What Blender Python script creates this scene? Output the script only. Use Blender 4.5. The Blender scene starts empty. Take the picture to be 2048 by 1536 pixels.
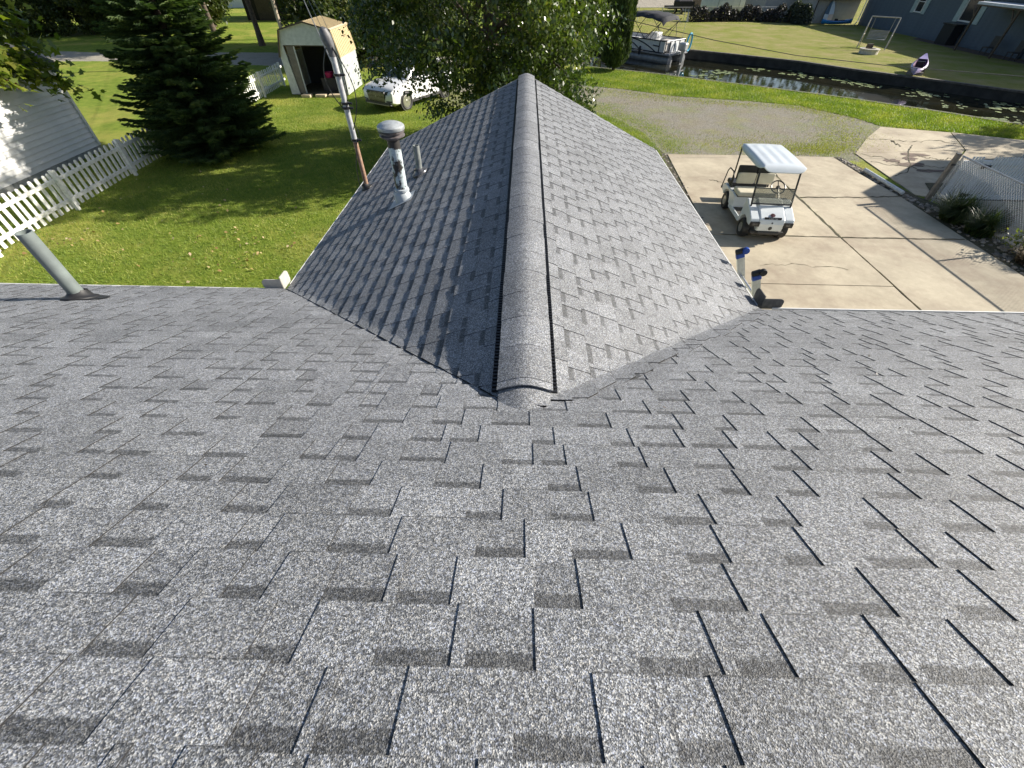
import bpy, bmesh, math, random
import numpy as np
from mathutils import Vector, Matrix
R = math.radians
random.seed(7)
rng = np.random.default_rng(11)
sc = bpy.context.scene
COL = sc.collection

# ------------------------------------------------------------------ camera, sky, sun, exposure
CAM = Vector((0, 0, 5.1))
cam_data = bpy.data.cameras.new('camera')
cam = bpy.data.objects.new('camera', cam_data)
COL.objects.link(cam)
RX = Vector((0.999661, 0.025749, 0.003957)); RD = Vector((0.021275, -0.719251, -0.694425)); RW = Vector((-0.015035, 0.694273, -0.719554))
m3 = Matrix((RX, -RD, -RW)).transposed()
cam.matrix_world = Matrix.Translation(CAM) @ m3.to_4x4()
cam_data.sensor_width = 36.0
cam_data.lens = 831.76 / 2048 * 36
cam_data.clip_start = 0.05
cam_data.clip_end = 2000
sc.camera = cam

SUN_EL, SUN_AZ = 27.6, math.degrees(math.atan2(0.974, 0.224))
world = bpy.data.worlds.new('World'); sc.world = world; world.use_nodes = True
wn = world.node_tree.nodes; wl = world.node_tree.links
sky = wn.new('ShaderNodeTexSky'); sky.sky_type = 'NISHITA'; sky.sun_disc = False
sky.sun_elevation = R(SUN_EL); sky.sun_rotation = R(SUN_AZ); sky.air_density = 1.0; sky.dust_density = 1.0
wn['Background'].inputs['Strength'].default_value = 0.066
wl.new(sky.outputs[0], wn['Background'].inputs['Color'])
sd = bpy.data.lights.new('sun', 'SUN'); sd.energy = 4.6; sd.angle = R(0.55); sd.color = (1.0, 0.93, 0.82)
sun = bpy.data.objects.new('sun', sd); COL.objects.link(sun)
SD = Vector((math.sin(R(SUN_AZ)) * math.cos(R(SUN_EL)), math.cos(R(SUN_AZ)) * math.cos(R(SUN_EL)), math.sin(R(SUN_EL))))
sun.rotation_euler = SD.to_track_quat('Z', 'Y').to_euler(); sun.location = (30, 8, 30)
sc.view_settings.view_transform = 'Standard'; sc.view_settings.look = 'None'
sc.view_settings.gamma = 1.0; sc.view_settings.use_curve_mapping = False
sc.view_settings.exposure = 0.95
sc.render.engine = 'CYCLES'
sc.cycles.max_bounces = 6; sc.cycles.transparent_max_bounces = 8

# ------------------------------------------------------------------ helpers
class MB:
    def __init__(s): s.v = []; s.f = []; s.tone = []; s.tf = []; s.band = []; s.m = None
    def add(s, vs, fs, tone=0.5, tf=None, band=0.0):
        b = len(s.v); s.v.extend([tuple(v) for v in vs])
        s.tf.extend(tf if tf is not None else [0.0] * len(vs))
        for f in fs: s.f.append([b + i for i in f]); s.tone.append(tone); s.band.append(band)
    def box(s, c, d, M=None, tone=0.5, taper=1.0):
        x, y, z = d[0] / 2, d[1] / 2, d[2] / 2
        t = taper
        vs = [Vector(p) for p in ((-x,-y,-z),(x,-y,-z),(x,y,-z),(-x,y,-z),(-x*t,-y*t,z),(x*t,-y*t,z),(x*t,y*t,z),(-x*t,y*t,z))]
        if M is not None: vs = [M @ v for v in vs]
        c = Vector(c)
        s.add([v + c for v in vs], [(0,3,2,1),(4,5,6,7),(0,1,5,4),(1,2,6,5),(2,3,7,6),(3,0,4,7)], tone)
    def bar(s, p, q, w, h, up=(0, 0, 1), tone=0.5):
        p, q = Vector(p), Vector(q); d = (q - p); L = d.length; d = d / L
        u = Vector(up); a = d.cross(u)
        if a.length < 1e-4: a = d.cross(Vector((1, 0, 0)))
        a.normalize(); b = a.cross(d)
        M = Matrix((a, d, b)).transposed()
        s.box((p + q) / 2, (w, L, h), M, tone)
    def tube(s, pts, r, n=8, cap=True, tone=0.5, closed=False):
        pts = [Vector(p) for p in pts]; rs = r if isinstance(r, (list, tuple)) else [r] * len(pts)
        rings = []; k = len(pts); a = None
        for i, p in enumerate(pts):
            if closed: d = pts[(i + 1) % k] - pts[i - 1]
            else: d = pts[min(i + 1, k - 1)] - pts[max(i - 1, 0)]
            if d.length < 1e-9: d = Vector((0, 0, 1))
            d.normalize()
            if a is None:
                a = d.cross(Vector((0, 0, 1)))
                if a.length < 1e-3: a = d.cross(Vector((0, 1, 0)))
            a = a - d * a.dot(d); a.normalize(); b = d.cross(a)
            rings.append([p + (a * math.cos(2*math.pi*j/n) + b * math.sin(2*math.pi*j/n)) * rs[i] for j in range(n)])
        vs = [v for rr in rings for v in rr]; fs = []
        for i in range(k if closed else k - 1):
            i2 = (i + 1) % k
            for j in range(n): fs.append((i*n+j, i*n+(j+1) % n, i2*n+(j+1) % n, i2*n+j))
        if cap and not closed:
            fs.append(tuple(range(n))[::-1]); fs.append(tuple((k-1)*n + j for j in range(n)))
        s.add(vs, fs, tone)
    def lathe(s, prof, c=(0, 0, 0), n=20, M=None, tone=0.5):
        vs = []; fs = []; k = len(prof); c = Vector(c)
        for (r, z) in prof:
            for j in range(n):
                v = Vector((r*math.cos(2*math.pi*j/n), r*math.sin(2*math.pi*j/n), z))
                if M is not None: v = M @ v
                vs.append(v + c)
        for i in range(k-1):
            for j in range(n): fs.append((i*n+j, i*n+(j+1) % n, (i+1)*n+(j+1) % n, (i+1)*n+j))
        if prof[0][0] > 1e-5: fs.append(tuple(range(n))[::-1])
        if prof[-1][0] > 1e-5: fs.append(tuple((k-1)*n+j for j in range(n)))
        s.add(vs, fs, tone)
    def prism(s, poly, axis, a0, a1, tone=0.5):
        # poly of 2D points, extruded along axis 'x' (poly=(y,z)), 'y' (poly=(x,z)), 'z' (poly=(x,y))
        def mk(p, a): return {'x': (a, p[0], p[1]), 'y': (p[0], a, p[1]), 'z': (p[0], p[1], a)}[axis]
        n = len(poly); vs = [mk(p, a0) for p in poly] + [mk(p, a1) for p in poly]
        fs = [tuple(range(n))[::-1], tuple(range(n, 2*n))] + [(i, (i+1) % n, n+(i+1) % n, n+i) for i in range(n)]
        s.add(vs, fs, tone)
    def ribbon(s, pts, w, z=None, tone=0.5):
        pts = [Vector(p) for p in pts]; L = []; 
        for i, p in enumerate(pts):
            d = pts[min(i+1, len(pts)-1)] - pts[max(i-1, 0)]; n = Vector((-d.y, d.x, 0)).normalized()
            ww = w[i] if isinstance(w, (list, tuple)) else w
            L += [p + n*ww/2, p - n*ww/2]
        s.add(L, [(2*i, 2*i+1, 2*i+3, 2*i+2) for i in range(len(pts)-1)], tone)
    def mesh(s, name, smooth=False, bevel=0):
        me = bpy.data.meshes.new(name); me.from_pydata(s.v, [], s.f)
        a = me.attributes.new('tone', 'FLOAT', 'FACE'); a.data.foreach_set('value', s.tone)
        if any(s.tf):
            b = me.attributes.new('tf', 'FLOAT', 'POINT'); b.data.foreach_set('value', s.tf)
            c = me.attributes.new('band', 'FLOAT', 'FACE'); c.data.foreach_set('value', s.band)
        bm = bmesh.new(); bm.from_mesh(me); bmesh.ops.recalc_face_normals(bm, faces=bm.faces)
        if bevel:
            es = [e for e in bm.edges if len(e.link_faces) == 2 and e.calc_face_angle(0) > 0.5]
            bmesh.ops.bevel(bm, geom=es, offset=bevel, segments=2, affect='EDGES', profile=0.5, clamp_overlap=True)
        bm.to_mesh(me); bm.free()
        if smooth: 
            me.polygons.foreach_set('use_smooth', [True]*len(me.polygons))
            try: me.set_sharp_from_angle(angle=R(40))
            except Exception: pass
        me.update(); return me
    def build(s, name, mat, parent=None, smooth=False, bevel=0, loc=None):
        return link(name, s.mesh(name, smooth, bevel), mat, parent, loc)

def link(name, me, mat, parent=None, loc=None):
    if mat is not None and not me.materials: me.materials.append(mat)
    o = bpy.data.objects.new(name, me); COL.objects.link(o)
    if parent is not None: o.parent = parent
    if loc is not None: o.location = loc
    return o
def tag(o, label=None, cat=None, group=None, kind=None):
    if label: o['label'] = label
    if cat: o['category'] = cat
    if group: o['group'] = group
    if kind: o['kind'] = kind
    return o
def thing(name, label, cat, loc=(0, 0, 0), rz=0.0, group=None):
    o = bpy.data.objects.new(name, None); COL.objects.link(o); o.location = loc; o.rotation_euler = (0, 0, rz)
    o.empty_display_size = 0.2
    return tag(o, label, cat, group)
def box_part(name, mat, parent, c, d, bevel=0.0, M=None):
    b = MB(); b.box(c, d, M); return b.build(name, mat, parent, bevel=bevel)
def copy_tree(o, parent=None):
    c = o.copy(); COL.objects.link(c)
    if parent is not None: c.parent = parent
    for ch in list(o.children): copy_tree(ch, c)
    return c

# ------------------------------------------------------------------ materials
def nt(name):
    m = bpy.data.materials.new(name); m.use_nodes = True
    return m, m.node_tree.nodes, m.node_tree.links, m.node_tree.nodes['Principled BSDF']
def mixc(n, l, fac, a, b, mode='MIX'):
    x = n.new('ShaderNodeMix'); x.data_type = 'RGBA'; x.blend_type = mode
    for s_, v in ((x.inputs[0], fac), (x.inputs[6], a), (x.inputs[7], b)):
        if hasattr(v, 'links'): l.new(v, s_)
        elif isinstance(v, (int, float)): s_.default_value = v
        else: s_.default_value = (*v[:3], 1)
    return x.outputs[2]
def ramp(n, l, src, stops, interp='LINEAR'):
    r = n.new('ShaderNodeValToRGB'); l.new(src, r.inputs[0]); e = r.color_ramp.elements; r.color_ramp.interpolation = interp
    while len(e) < len(stops): e.new(0.5)
    for i, (p, c) in enumerate(stops):
        e[i].position = p; e[i].color = (*c, 1) if hasattr(c, '__len__') else (c, c, c, 1)
    return r.outputs[0]
def math_(n, l, op, a, b=None, c=None, clamp=False):
    x = n.new('ShaderNodeMath'); x.operation = op; x.use_clamp = clamp
    for s_, v in zip(x.inputs, (a, b, c)):
        if v is None: continue
        if hasattr(v, 'links'): l.new(v, s_)
        else: s_.default_value = v
    return x.outputs[0]
def noise(n, l, vec, scale, detail=4, rough=0.55):
    x = n.new('ShaderNodeTexNoise'); x.inputs['Scale'].default_value = scale; x.inputs['Detail'].default_value = detail
    x.inputs['Roughness'].default_value = rough
    if vec is not None: l.new(vec, x.inputs['Vector'])
    return x.outputs['Fac']
def attr(n, name):
    a = n.new('ShaderNodeAttribute'); a.attribute_name = name; return a.outputs['Fac']
def pos(n): return n.new('ShaderNodeNewGeometry').outputs['Position']
def objc(n): return n.new('ShaderNodeTexCoord').outputs['Object']
def bump(n, l, p, h, strength=0.3, dist=0.01):
    b = n.new('ShaderNodeBump'); b.inputs['Strength'].default_value = strength; b.inputs['Distance'].default_value = dist
    l.new(h, b.inputs['Height']); l.new(b.outputs[0], p.inputs['Normal'])
def simple(name, c1, c2=None, scale=6, rough=0.6, metal=0.0, bstr=0.0, bscale=None, detail=5, lo=0.35, hi=0.65, tone=0.0, spec=None, coat=0):
    m, n, l, p = nt(name); c2 = c2 or tuple(x*0.8 for x in c1)
    co = objc(n); f = noise(n, l, co, scale, detail)
    col = ramp(n, l, f, [(lo, c2), (hi, c1)])
    if tone:
        t = math_(n, l, 'MULTIPLY_ADD', attr(n, 'tone'), tone, 1 - tone/2)
        x = n.new('ShaderNodeCombineColor'); [l.new(t, x.inputs[i]) for i in range(3)]
        col = mixc(n, l, 1.0, col, x.outputs[0], 'MULTIPLY')
    l.new(col, p.inputs['Base Color']); p.inputs['Roughness'].default_value = rough; p.inputs['Metallic'].default_value = metal
    if spec is not None: p.inputs['Specular IOR Level'].default_value = spec
    if coat: p.inputs['Coat Weight'].default_value = coat; p.inputs['Coat Roughness'].default_value = 0.08
    if bstr: bump(n, l, p, noise(n, l, co, bscale or scale*6, 4), bstr, 0.01)
    return m

def mat_shingle(name, k=1.0, cap=False):
    m, n, l, p = nt(name); P = pos(n)
    def vor(scale):
        v = n.new('ShaderNodeTexVoronoi'); v.inputs['Scale'].default_value = scale; l.new(P, v.inputs['Vector'])
        s = n.new('ShaderNodeSeparateColor'); l.new(v.outputs['Color'], s.inputs[0]); return s.outputs[0], s.outputs[1], v.outputs['Distance']
    a, a2, d = vor(400); b, b2, d2 = vor(185)
    g = math_(n, l, 'MULTIPLY_ADD', b, 0.34, math_(n, l, 'MULTIPLY', a, 0.66))
    col = ramp(n, l, g, [(0.10, (0.040*k, 0.043*k, 0.047*k)), (0.33, (0.100*k, 0.105*k, 0.110*k)), (0.52, (0.182*k, 0.188*k, 0.192*k)), (0.70, (0.335*k, 0.345*k, 0.35*k)), (0.9, (0.55*k, 0.56*k, 0.56*k))])
    tint = ramp(n, l, a2, [(0.0, (0.84, 0.90, 1.10)), (0.35, (0.96, 0.97, 1.0)), (0.7, (1.0, 0.99, 0.97)), (1.0, (1.06, 0.99, 0.90))])
    col = mixc(n, l, 1.0, col, tint, 'MULTIPLY')
    blot = math_(n, l, 'MULTIPLY_ADD', noise(n, l, P, 2.3, 5), 0.5, 0.75)
    fine = math_(n, l, 'MULTIPLY_ADD', noise(n, l, P, 19, 3), 0.4, 0.8)
    t = math_(n, l, 'MULTIPLY', math_(n, l, 'MULTIPLY', blot, fine), math_(n, l, 'MULTIPLY_ADD', attr(n, 'tone'), 0.40, 0.79))
    if not cap:
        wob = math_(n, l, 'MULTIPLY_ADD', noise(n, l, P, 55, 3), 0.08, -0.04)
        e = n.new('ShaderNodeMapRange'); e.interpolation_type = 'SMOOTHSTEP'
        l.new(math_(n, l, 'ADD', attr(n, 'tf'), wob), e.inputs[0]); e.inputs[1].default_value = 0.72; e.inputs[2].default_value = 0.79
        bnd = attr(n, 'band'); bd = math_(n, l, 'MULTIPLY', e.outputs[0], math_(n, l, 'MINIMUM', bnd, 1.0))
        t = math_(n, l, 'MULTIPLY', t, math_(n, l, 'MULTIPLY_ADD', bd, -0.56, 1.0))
        w2 = n.new('ShaderNodeMapRange'); l.new(math_(n, l, 'MULTIPLY_ADD', wob, 0.18, attr(n, 'tf')), w2.inputs[0]); w2.inputs[1].default_value = 0.012; w2.inputs[2].default_value = 0.032; w2.inputs[3].default_value = 0.45
        t = math_(n, l, 'MULTIPLY', t, w2.outputs[0])   # granules worn off the butt edge
    x = n.new('ShaderNodeCombineColor'); [l.new(t, x.inputs[i]) for i in range(3)]
    col = mixc(n, l, 1.0, col, x.outputs[0], 'MULTIPLY')
    big = noise(n, l, P, 1.1, 3)
    col = mixc(n, l, math_(n, l, 'MULTIPLY', big, 0.16), col, mixc(n, l, 1.0, col, (0.84, 0.90, 1.12), 'MULTIPLY'))
    if not cap: col = mixc(n, l, math_(n, l, 'GREATER_THAN', bnd, 1.5), col, (0.016, 0.016, 0.017))
    l.new(col, p.inputs['Base Color']); p.inputs['Roughness'].default_value = 0.66; p.inputs['Specular IOR Level'].default_value = 0.6
    bump(n, l, p, d, 0.55, 0.0022)
    return m

def mat_leaf(name, stops, trans=0.35, rough=0.42, spec=0.5):
    m, n, l, p = nt(name)
    col = ramp(n, l, attr(n, 'tone'), stops)
    l.new(col, p.inputs['Base Color']); p.inputs['Roughness'].default_value = rough; p.inputs['Specular IOR Level'].default_value = spec
    tr = n.new('ShaderNodeBsdfTranslucent'); l.new(mixc(n, l, 1.0, col, (1.5, 1.7, 0.6), 'MULTIPLY'), tr.inputs[0])
    ms = n.new('ShaderNodeMixShader'); ms.inputs[0].default_value = trans
    l.new(p.outputs[0], ms.inputs[1]); l.new(tr.outputs[0], ms.inputs[2])
    l.new(ms.outputs[0], n['Material Output'].inputs['Surface'])
    return m

def lawn_colour(n, l, P):
    a = noise(n, l, P, 0.35, 5); b = noise(n, l, P, 2.6, 5, 0.65); c = noise(n, l, P, 26, 4, 0.7); d = noise(n, l, P, 95, 3, 0.7)
    col = ramp(n, l, b, [(0.3, (0.125, 0.195, 0.026)), (0.52, (0.205, 0.275, 0.038)), (0.75, (0.30, 0.33, 0.065))])
    yel = mixc(n, l, ramp(n, l, a, [(0.50, 0.0), (0.70, 1.0)]), col, (0.37, 0.35, 0.085))
    # dry, mown far bank: tan shows through with distance from the house towards the canal
    s = n.new('ShaderNodeSeparateXYZ'); l.new(P, s.inputs[0])
    far = n.new('ShaderNodeMapRange'); l.new(math_(n, l, 'ADD', s.outputs[0], s.outputs[1]), far.inputs[0]); far.inputs[1].default_value = 44; far.inputs[2].default_value = 54
    dry = mixc(n, l, ramp(n, l, noise(n, l, P, 0.55, 6, 0.7), [(0.40, 0.0), (0.66, 1.0)]), (0.22, 0.245, 0.045), (0.34, 0.29, 0.13))
    yel = mixc(n, l, math_(n, l, 'MULTIPLY', far.outputs[0], math_(n, l, 'GREATER_THAN', s.outputs[0], 3.0)), yel, dry)
    x = math_(n, l, 'MULTIPLY', math_(n, l, 'MULTIPLY_ADD', c, 1.0, 0.5), math_(n, l, 'MULTIPLY_ADD', d, 1.1, 0.45))
    cc = n.new('ShaderNodeCombineColor'); [l.new(x, cc.inputs[i]) for i in range(3)]
    return mixc(n, l, 1.0, yel, cc.outputs[0], 'MULTIPLY'), c, d
def mat_lawn():
    m, n, l, p = nt('lawn_grass'); P = pos(n); col, c, d = lawn_colour(n, l, P)
    l.new(col, p.inputs['Base Color']); p.inputs['Roughness'].default_value = 0.9; p.inputs['Specular IOR Level'].default_value = 0.15
    bump(n, l, p, math_(n, l, 'ADD', c, d), 0.8, 0.05); return m
def mat_patch(name, c1, c2, c3, soft=0.5, stones=70, grassy=0.0):
    # bare gravel that breaks up into the lawn along its rim ('edge' = metres inside the rim)
    m, n, l, p = nt(name); P = pos(n); col, c, d = lawn_colour(n, l, P)
    v = n.new('ShaderNodeTexVoronoi'); v.inputs['Scale'].default_value = stones; l.new(P, v.inputs['Vector'])
    s = n.new('ShaderNodeSeparateColor'); l.new(v.outputs['Color'], s.inputs[0])
    g = mixc(n, l, ramp(n, l, noise(n, l, P, 1.3, 6), [(0.35, 0.0), (0.65, 1.0)]), c1, c2)
    g = mixc(n, l, ramp(n, l, s.outputs[0], [(0.25, 0.0), (1.0, 0.75)]), g, c3)
    e = math_(n, l, 'MULTIPLY_ADD', math_(n, l, 'MULTIPLY_ADD', noise(n, l, P, 9, 5, 0.75), 0.45, math_(n, l, 'MULTIPLY', noise(n, l, P, 1.1, 5, 0.7), 0.55)), 3.6*soft, -1.8*soft)
    k = math_(n, l, 'ADD', attr(n, 'edge'), e)
    r = n.new('ShaderNodeMapRange'); k = math_(n, l, 'ADD', k, 0.75*soft); l.new(k, r.inputs[0]); r.inputs[1].default_value = 0.0; r.inputs[2].default_value = soft*0.30
    mask = r.outputs[0]
    if grassy:
        gr = ramp(n, l, math_(n, l, 'MULTIPLY_ADD', noise(n, l, P, 12, 5, 0.75), 0.4, math_(n, l, 'MULTIPLY', noise(n, l, P, 0.8, 4, 0.6), 0.6)), [(0.50, 0.0), (0.56, grassy)])
        mask = math_(n, l, 'MULTIPLY', mask, math_(n, l, 'SUBTRACT', 1.0, gr))
    fc = math_(n, l, 'MULTIPLY', mask, ramp(n, l, noise(n, l, P, 40, 3), [(0.2, 0.4), (0.5, 1.0)]))
    l.new(mixc(n, l, fc, col, g), p.inputs['Base Color']); p.inputs['Roughness'].default_value = 0.92; p.inputs['Specular IOR Level'].default_value = 0.2
    bump(n, l, p, math_(n, l, 'ADD', v.outputs['Distance'], c), 0.7, 0.03); return m
def mat_concrete(name, c1, c2):
    m, n, l, p = nt(name); P = pos(n)
    f = ramp(n, l, noise(n, l, P, 0.8, 7, 0.62), [(0.32, c2), (0.62, c1)])
    s = noise(n, l, P, 90, 3, 0.7); w = noise(n, l, P, 5, 6, 0.7)
    t = math_(n, l, 'MULTIPLY', math_(n, l, 'MULTIPLY_ADD', s, 0.5, 0.75), math_(n, l, 'MULTIPLY_ADD', w, 0.4, 0.8))
    t = math_(n, l, 'MULTIPLY', t, math_(n, l, 'MULTIPLY_ADD', attr(n, 'tone'), 0.16, 0.92))
    cc = n.new('ShaderNodeCombineColor'); [l.new(t, cc.inputs[i]) for i in range(3)]
    col = mixc(n, l, 1.0, f, cc.outputs[0], 'MULTIPLY')
    st = ramp(n, l, noise(n, l, P, 0.55, 9, 0.72), [(0.47, 0.0), (0.68, 0.65)])
    col = mixc(n, l, st, col, (0.27, 0.205, 0.15))
    l.new(col, p.inputs['Base Color']); p.inputs['Roughness'].default_value = 0.88; bump(n, l, p, s, 0.25, 0.004); return m
def mat_glass_dark(name, c=(0.02, 0.03, 0.035), rough=0.05):
    m, n, l, p = nt(name); p.inputs['Base Color'].default_value = (*c, 1); p.inputs['Roughness'].default_value = rough
    p.inputs['Specular IOR Level'].default_value = 0.8; return m
def mat_water():
    m, n, l, p = nt('canal_water'); P = pos(n)
    l.new(ramp(n, l, noise(n, l, P, 0.5, 4), [(0.35, (0.010, 0.012, 0.008)), (0.7, (0.028, 0.026, 0.014))]), p.inputs['Base Color'])
    p.inputs['Roughness'].default_value = 0.03; p.inputs['IOR'].default_value = 1.33; p.inputs['Specular IOR Level'].default_value = 0.6
    bump(n, l, p, noise(n, l, P, 3.0, 3), 0.06, 0.02); return m

SH = mat_shingle('roof_shingle', 0.95)
CAPM = mat_shingle('ridge_cap_shingle', 0.95, True)
LAWN = mat_lawn()
WHITE = simple('white_paint', (0.80, 0.80, 0.78), (0.70, 0.70, 0.68), 9, 0.5)
WHITE_V = simple('white_vinyl', (0.74, 0.76, 0.78), (0.62, 0.64, 0.66), 5, 0.45)
WHITE_OLD = simple('weathered_white_paint', (0.80, 0.80, 0.77), (0.55, 0.54, 0.50), 14, 0.65, bstr=0.2, lo=0.30, hi=0.52, tone=0.12)
GALV = simple('galvanised_steel', (0.55, 0.56, 0.57), (0.40, 0.41, 0.43), 24, 0.5, 0.4)
ALU = simple('aluminium', (0.72, 0.73, 0.75), (0.60, 0.61, 0.63), 30, 0.32, 0.85)
RUST = simple('rusty_steel', (0.40, 0.27, 0.19), (0.28, 0.155, 0.10), 26, 0.7, 0.25)
RUBBER = simple('black_rubber', (0.022, 0.022, 0.024), (0.014, 0.014, 0.015), 20, 0.55)
BLACK = simple('black_metal', (0.02, 0.02, 0.022), (0.012, 0.012, 0.013), 10, 0.35)
PVC_G = simple('grey_pvc', (0.20, 0.235, 0.225), (0.155, 0.18, 0.175), 8, 0.42)
PVC_W = simple('white_pvc', (0.75, 0.77, 0.78), (0.6, 0.62, 0.62), 10, 0.4)
HEAD = simple('weatherhead_grey', (0.17, 0.17, 0.175), (0.11, 0.11, 0.115), 30, 0.6, 0.3)
FLASH = simple('painted_flashing', (0.47, 0.51, 0.54), (0.36, 0.39, 0.42), 9, 0.45)
BARK = simple('bark', (0.13, 0.10, 0.075), (0.06, 0.045, 0.035), 12, 0.9, bstr=0.6)
WOODG = simple('grey_weathered_wood', (0.30, 0.27, 0.23), (0.19, 0.165, 0.14), 9, 0.85, bstr=0.3)
CONC = mat_concrete('driveway_concrete', (0.52, 0.455, 0.335), (0.39, 0.335, 0.245))
SOIL = simple('joint_soil', (0.10, 0.085, 0.05), (0.045, 0.045, 0.02), 10, 0.95)
GRAVEL = mat_patch('gravel_ground', (0.225, 0.205, 0.185), (0.205, 0.170, 0.130), (0.38, 0.355, 0.31), 0.9, 30, 0.3)
ROADM = mat_patch('dirt_road_ground', (0.40, 0.36, 0.30), (0.30, 0.27, 0.23), (0.5, 0.46, 0.40), 0.35, 40)
# ------------------------------------------------------------------ ground
NEAR_EDGE = [(3.75, 33.89), (4.79, 33.1), (7.68, 31.65), (10.22, 29.89), (12.58, 28.42), (16.6, 25.62), (19.74, 22.91), (21.6, 21.06), (27, 15), (40, -4), (75, -60)]
FAR_EDGE = [(5.5, 45.3), (9.0, 43.3), (12.6, 40.85), (14.78, 39.37), (18.9, 36.32), (20.93, 33.76), (22.91, 31.8), (24.7, 30.04), (26.96, 27.64), (34, 19), (60, -10), (105, -60)]
def flat(name, poly, z, mat, parent=None):
    me = bpy.data.meshes.new(name); bm = bmesh.new()
    f = bm.faces.new([bm.verts.new((x, y, z)) for x, y in poly])
    if f.normal.z < 0: f.normal_flip()
    bm.normal_update()
    for ff in bm.faces:
        if ff.normal.z < 0: ff.normal_flip()
    bmesh.ops.triangulate(bm, faces=bm.faces); bm.to_mesh(me); bm.free()
    return link(name, me, mat, parent)
lawn = flat('lawn', [(-260, -60)] + NEAR_EDGE[::-1] + FAR_EDGE + [(260, -60), (260, 320), (-260, 320)], 0.0, LAWN); tag(lawn, kind='structure')
water = flat('canal_water', [(74, -60)] + [(x - 0.03, y - 0.03) for x, y in NEAR_EDGE[::-1]] + [(x + 0.03, y + 0.03) for x, y in FAR_EDGE], -0.5, mat_water()); tag(water, kind='structure')
bed = flat('canal_bed', [(80, -62), (2, 30), (3, 47), (110, -62)], -1.4, SOIL); tag(bed, kind='structure')
SEAW = simple('dark_seawall', (0.050, 0.048, 0.045), (0.022, 0.022, 0.020), 2.2, 0.85, bstr=0.4)
SEACAP = simple('seawall_cap_timber', (0.15, 0.135, 0.12), (0.08, 0.07, 0.06), 4, 0.85, bstr=0.3)
def seawall(edge, label, side):
    t = thing('seawall', label, 'seawall', (edge[1][0], edge[1][1], 0)); o = Vector((edge[1][0], edge[1][1], 0))
    b = MB(); c = MB()
    for p, q in zip(edge[:-1], edge[1:]):
        d = (Vector((*q, 0)) - Vector((*p, 0))).normalized(); nrm = Vector((-d.y, d.x, 0)) * side
        a, e = Vector((*p, 0)) - o, Vector((*q, 0)) - o
        b.bar(a + nrm*0.03 + Vector((0, 0, -0.7)), e + nrm*0.03 + Vector((0, 0, -0.7)), 0.10, 1.34)
        c.bar(a + nrm*0.01 + Vector((0, 0, 0.0)), e + nrm*0.01 + Vector((0, 0, 0.0)), 0.24, 0.09)
    b.build('wall_face', SEAW, t); c.build('cap_timber', SEACAP, t)
seawall(NEAR_EDGE[:9], 'low dark seawall with timber cap along the near lawn edge of the canal', 1)
seawall(FAR_EDGE[:10], 'dark seawall holding the far bank of the canal below the grey house', -1)
seawall([(3.75, 33.89), (5.5, 45.3)], 'short seawall closing the end of the canal behind the big tree', -1)

def inside(P, poly):
    x, y = P[:, 0], P[:, 1]; c = np.zeros(len(P), bool); n = len(poly)
    for i in range(n):
        x1, y1 = poly[i]; x2, y2 = poly[i-1]
        k = ((y1 > y) != (y2 > y)) & (x < (x2-x1)*(y-y1)/((y2-y1) if y2 != y1 else 1e-9) + x1); c ^= k
    return c
def dist(P, poly, closed=True):
    D = np.full(len(P), 1e9); n = len(poly)
    for i in range(n if closed else n-1):
        a = np.array(poly[i]); b = np.array(poly[(i+1) % n]); ab = b-a
        t = np.clip(((P[:, :2]-a)@ab)/(ab@ab+1e-12), 0, 1); D = np.minimum(D, np.linalg.norm(P[:, :2]-(a+t[:, None]*ab), axis=1))
    return D
def patch(name, poly, z, mat, step=0.3, grow=0.9):
    pl = np.array(poly); x0, y0 = pl.min(0)-grow; x1, y1 = pl.max(0)+grow
    xs = np.arange(x0, x1+step, step); ys = np.arange(y0, y1+step, step)
    X, Y = np.meshgrid(xs, ys); Q = np.stack([X.ravel(), Y.ravel()], -1)
    d = dist(Q, poly); sdist = np.where(inside(Q, poly), d, -d); nx = len(xs)
    keep = sdist > -grow; idx = -np.ones(len(Q), int); fs = []
    for j in range(len(ys)-1):
        for i in range(nx-1):
            q = (j*nx+i, j*nx+i+1, (j+1)*nx+i+1, (j+1)*nx+i)
            if all(keep[k] for k in q): fs.append(q)
    used = sorted({k for f in fs for k in f}); idx[used] = np.arange(len(used))
    me = bpy.data.meshes.new(name); me.from_pydata([(Q[k][0], Q[k][1], z) for k in used], [], [[int(idx[k]) for k in f] for f in fs])
    a = me.attributes.new('edge', 'FLOAT', 'POINT'); a.data.foreach_set('value', sdist[used].astype(float)); me.update()
    return link(name, me, mat)
GRAV_POLY = [(-4, 27.6), (3.0, 27.9), (5.4, 26.9), (7.7, 25.4), (11.2, 24.6), (13.3, 23.8), (14.6, 21.9), (15.1, 20.6), (12.4, 17.3), (11.3, 16.55), (5.3, 16.6), (5.35, 18.2), (5.06, 19.8), (4.3, 21.7), (3.1, 23.4), (-4, 23.8)]
tag(patch('gravel_patch', GRAV_POLY, 0.004, GRAVEL), kind='structure')
tag(patch('dirt_road', [(-75, 43), (-35.6, 37.6), (-30.5, 37.0), (-19.3, 37.7), (-4, 36.5), (-4, 33.0), (-16.8, 33.2), (-28.4, 34.1), (-32.8, 33.8), (-75, 39)], 0.004, ROADM, 0.5), kind='structure')
tag(patch('sandy_lot', [(9, 78), (16, 76.0), (24, 80), (60, 110), (20, 130), (-20, 100)], 0.004, ROADM, 2.0), kind='structure')

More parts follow.
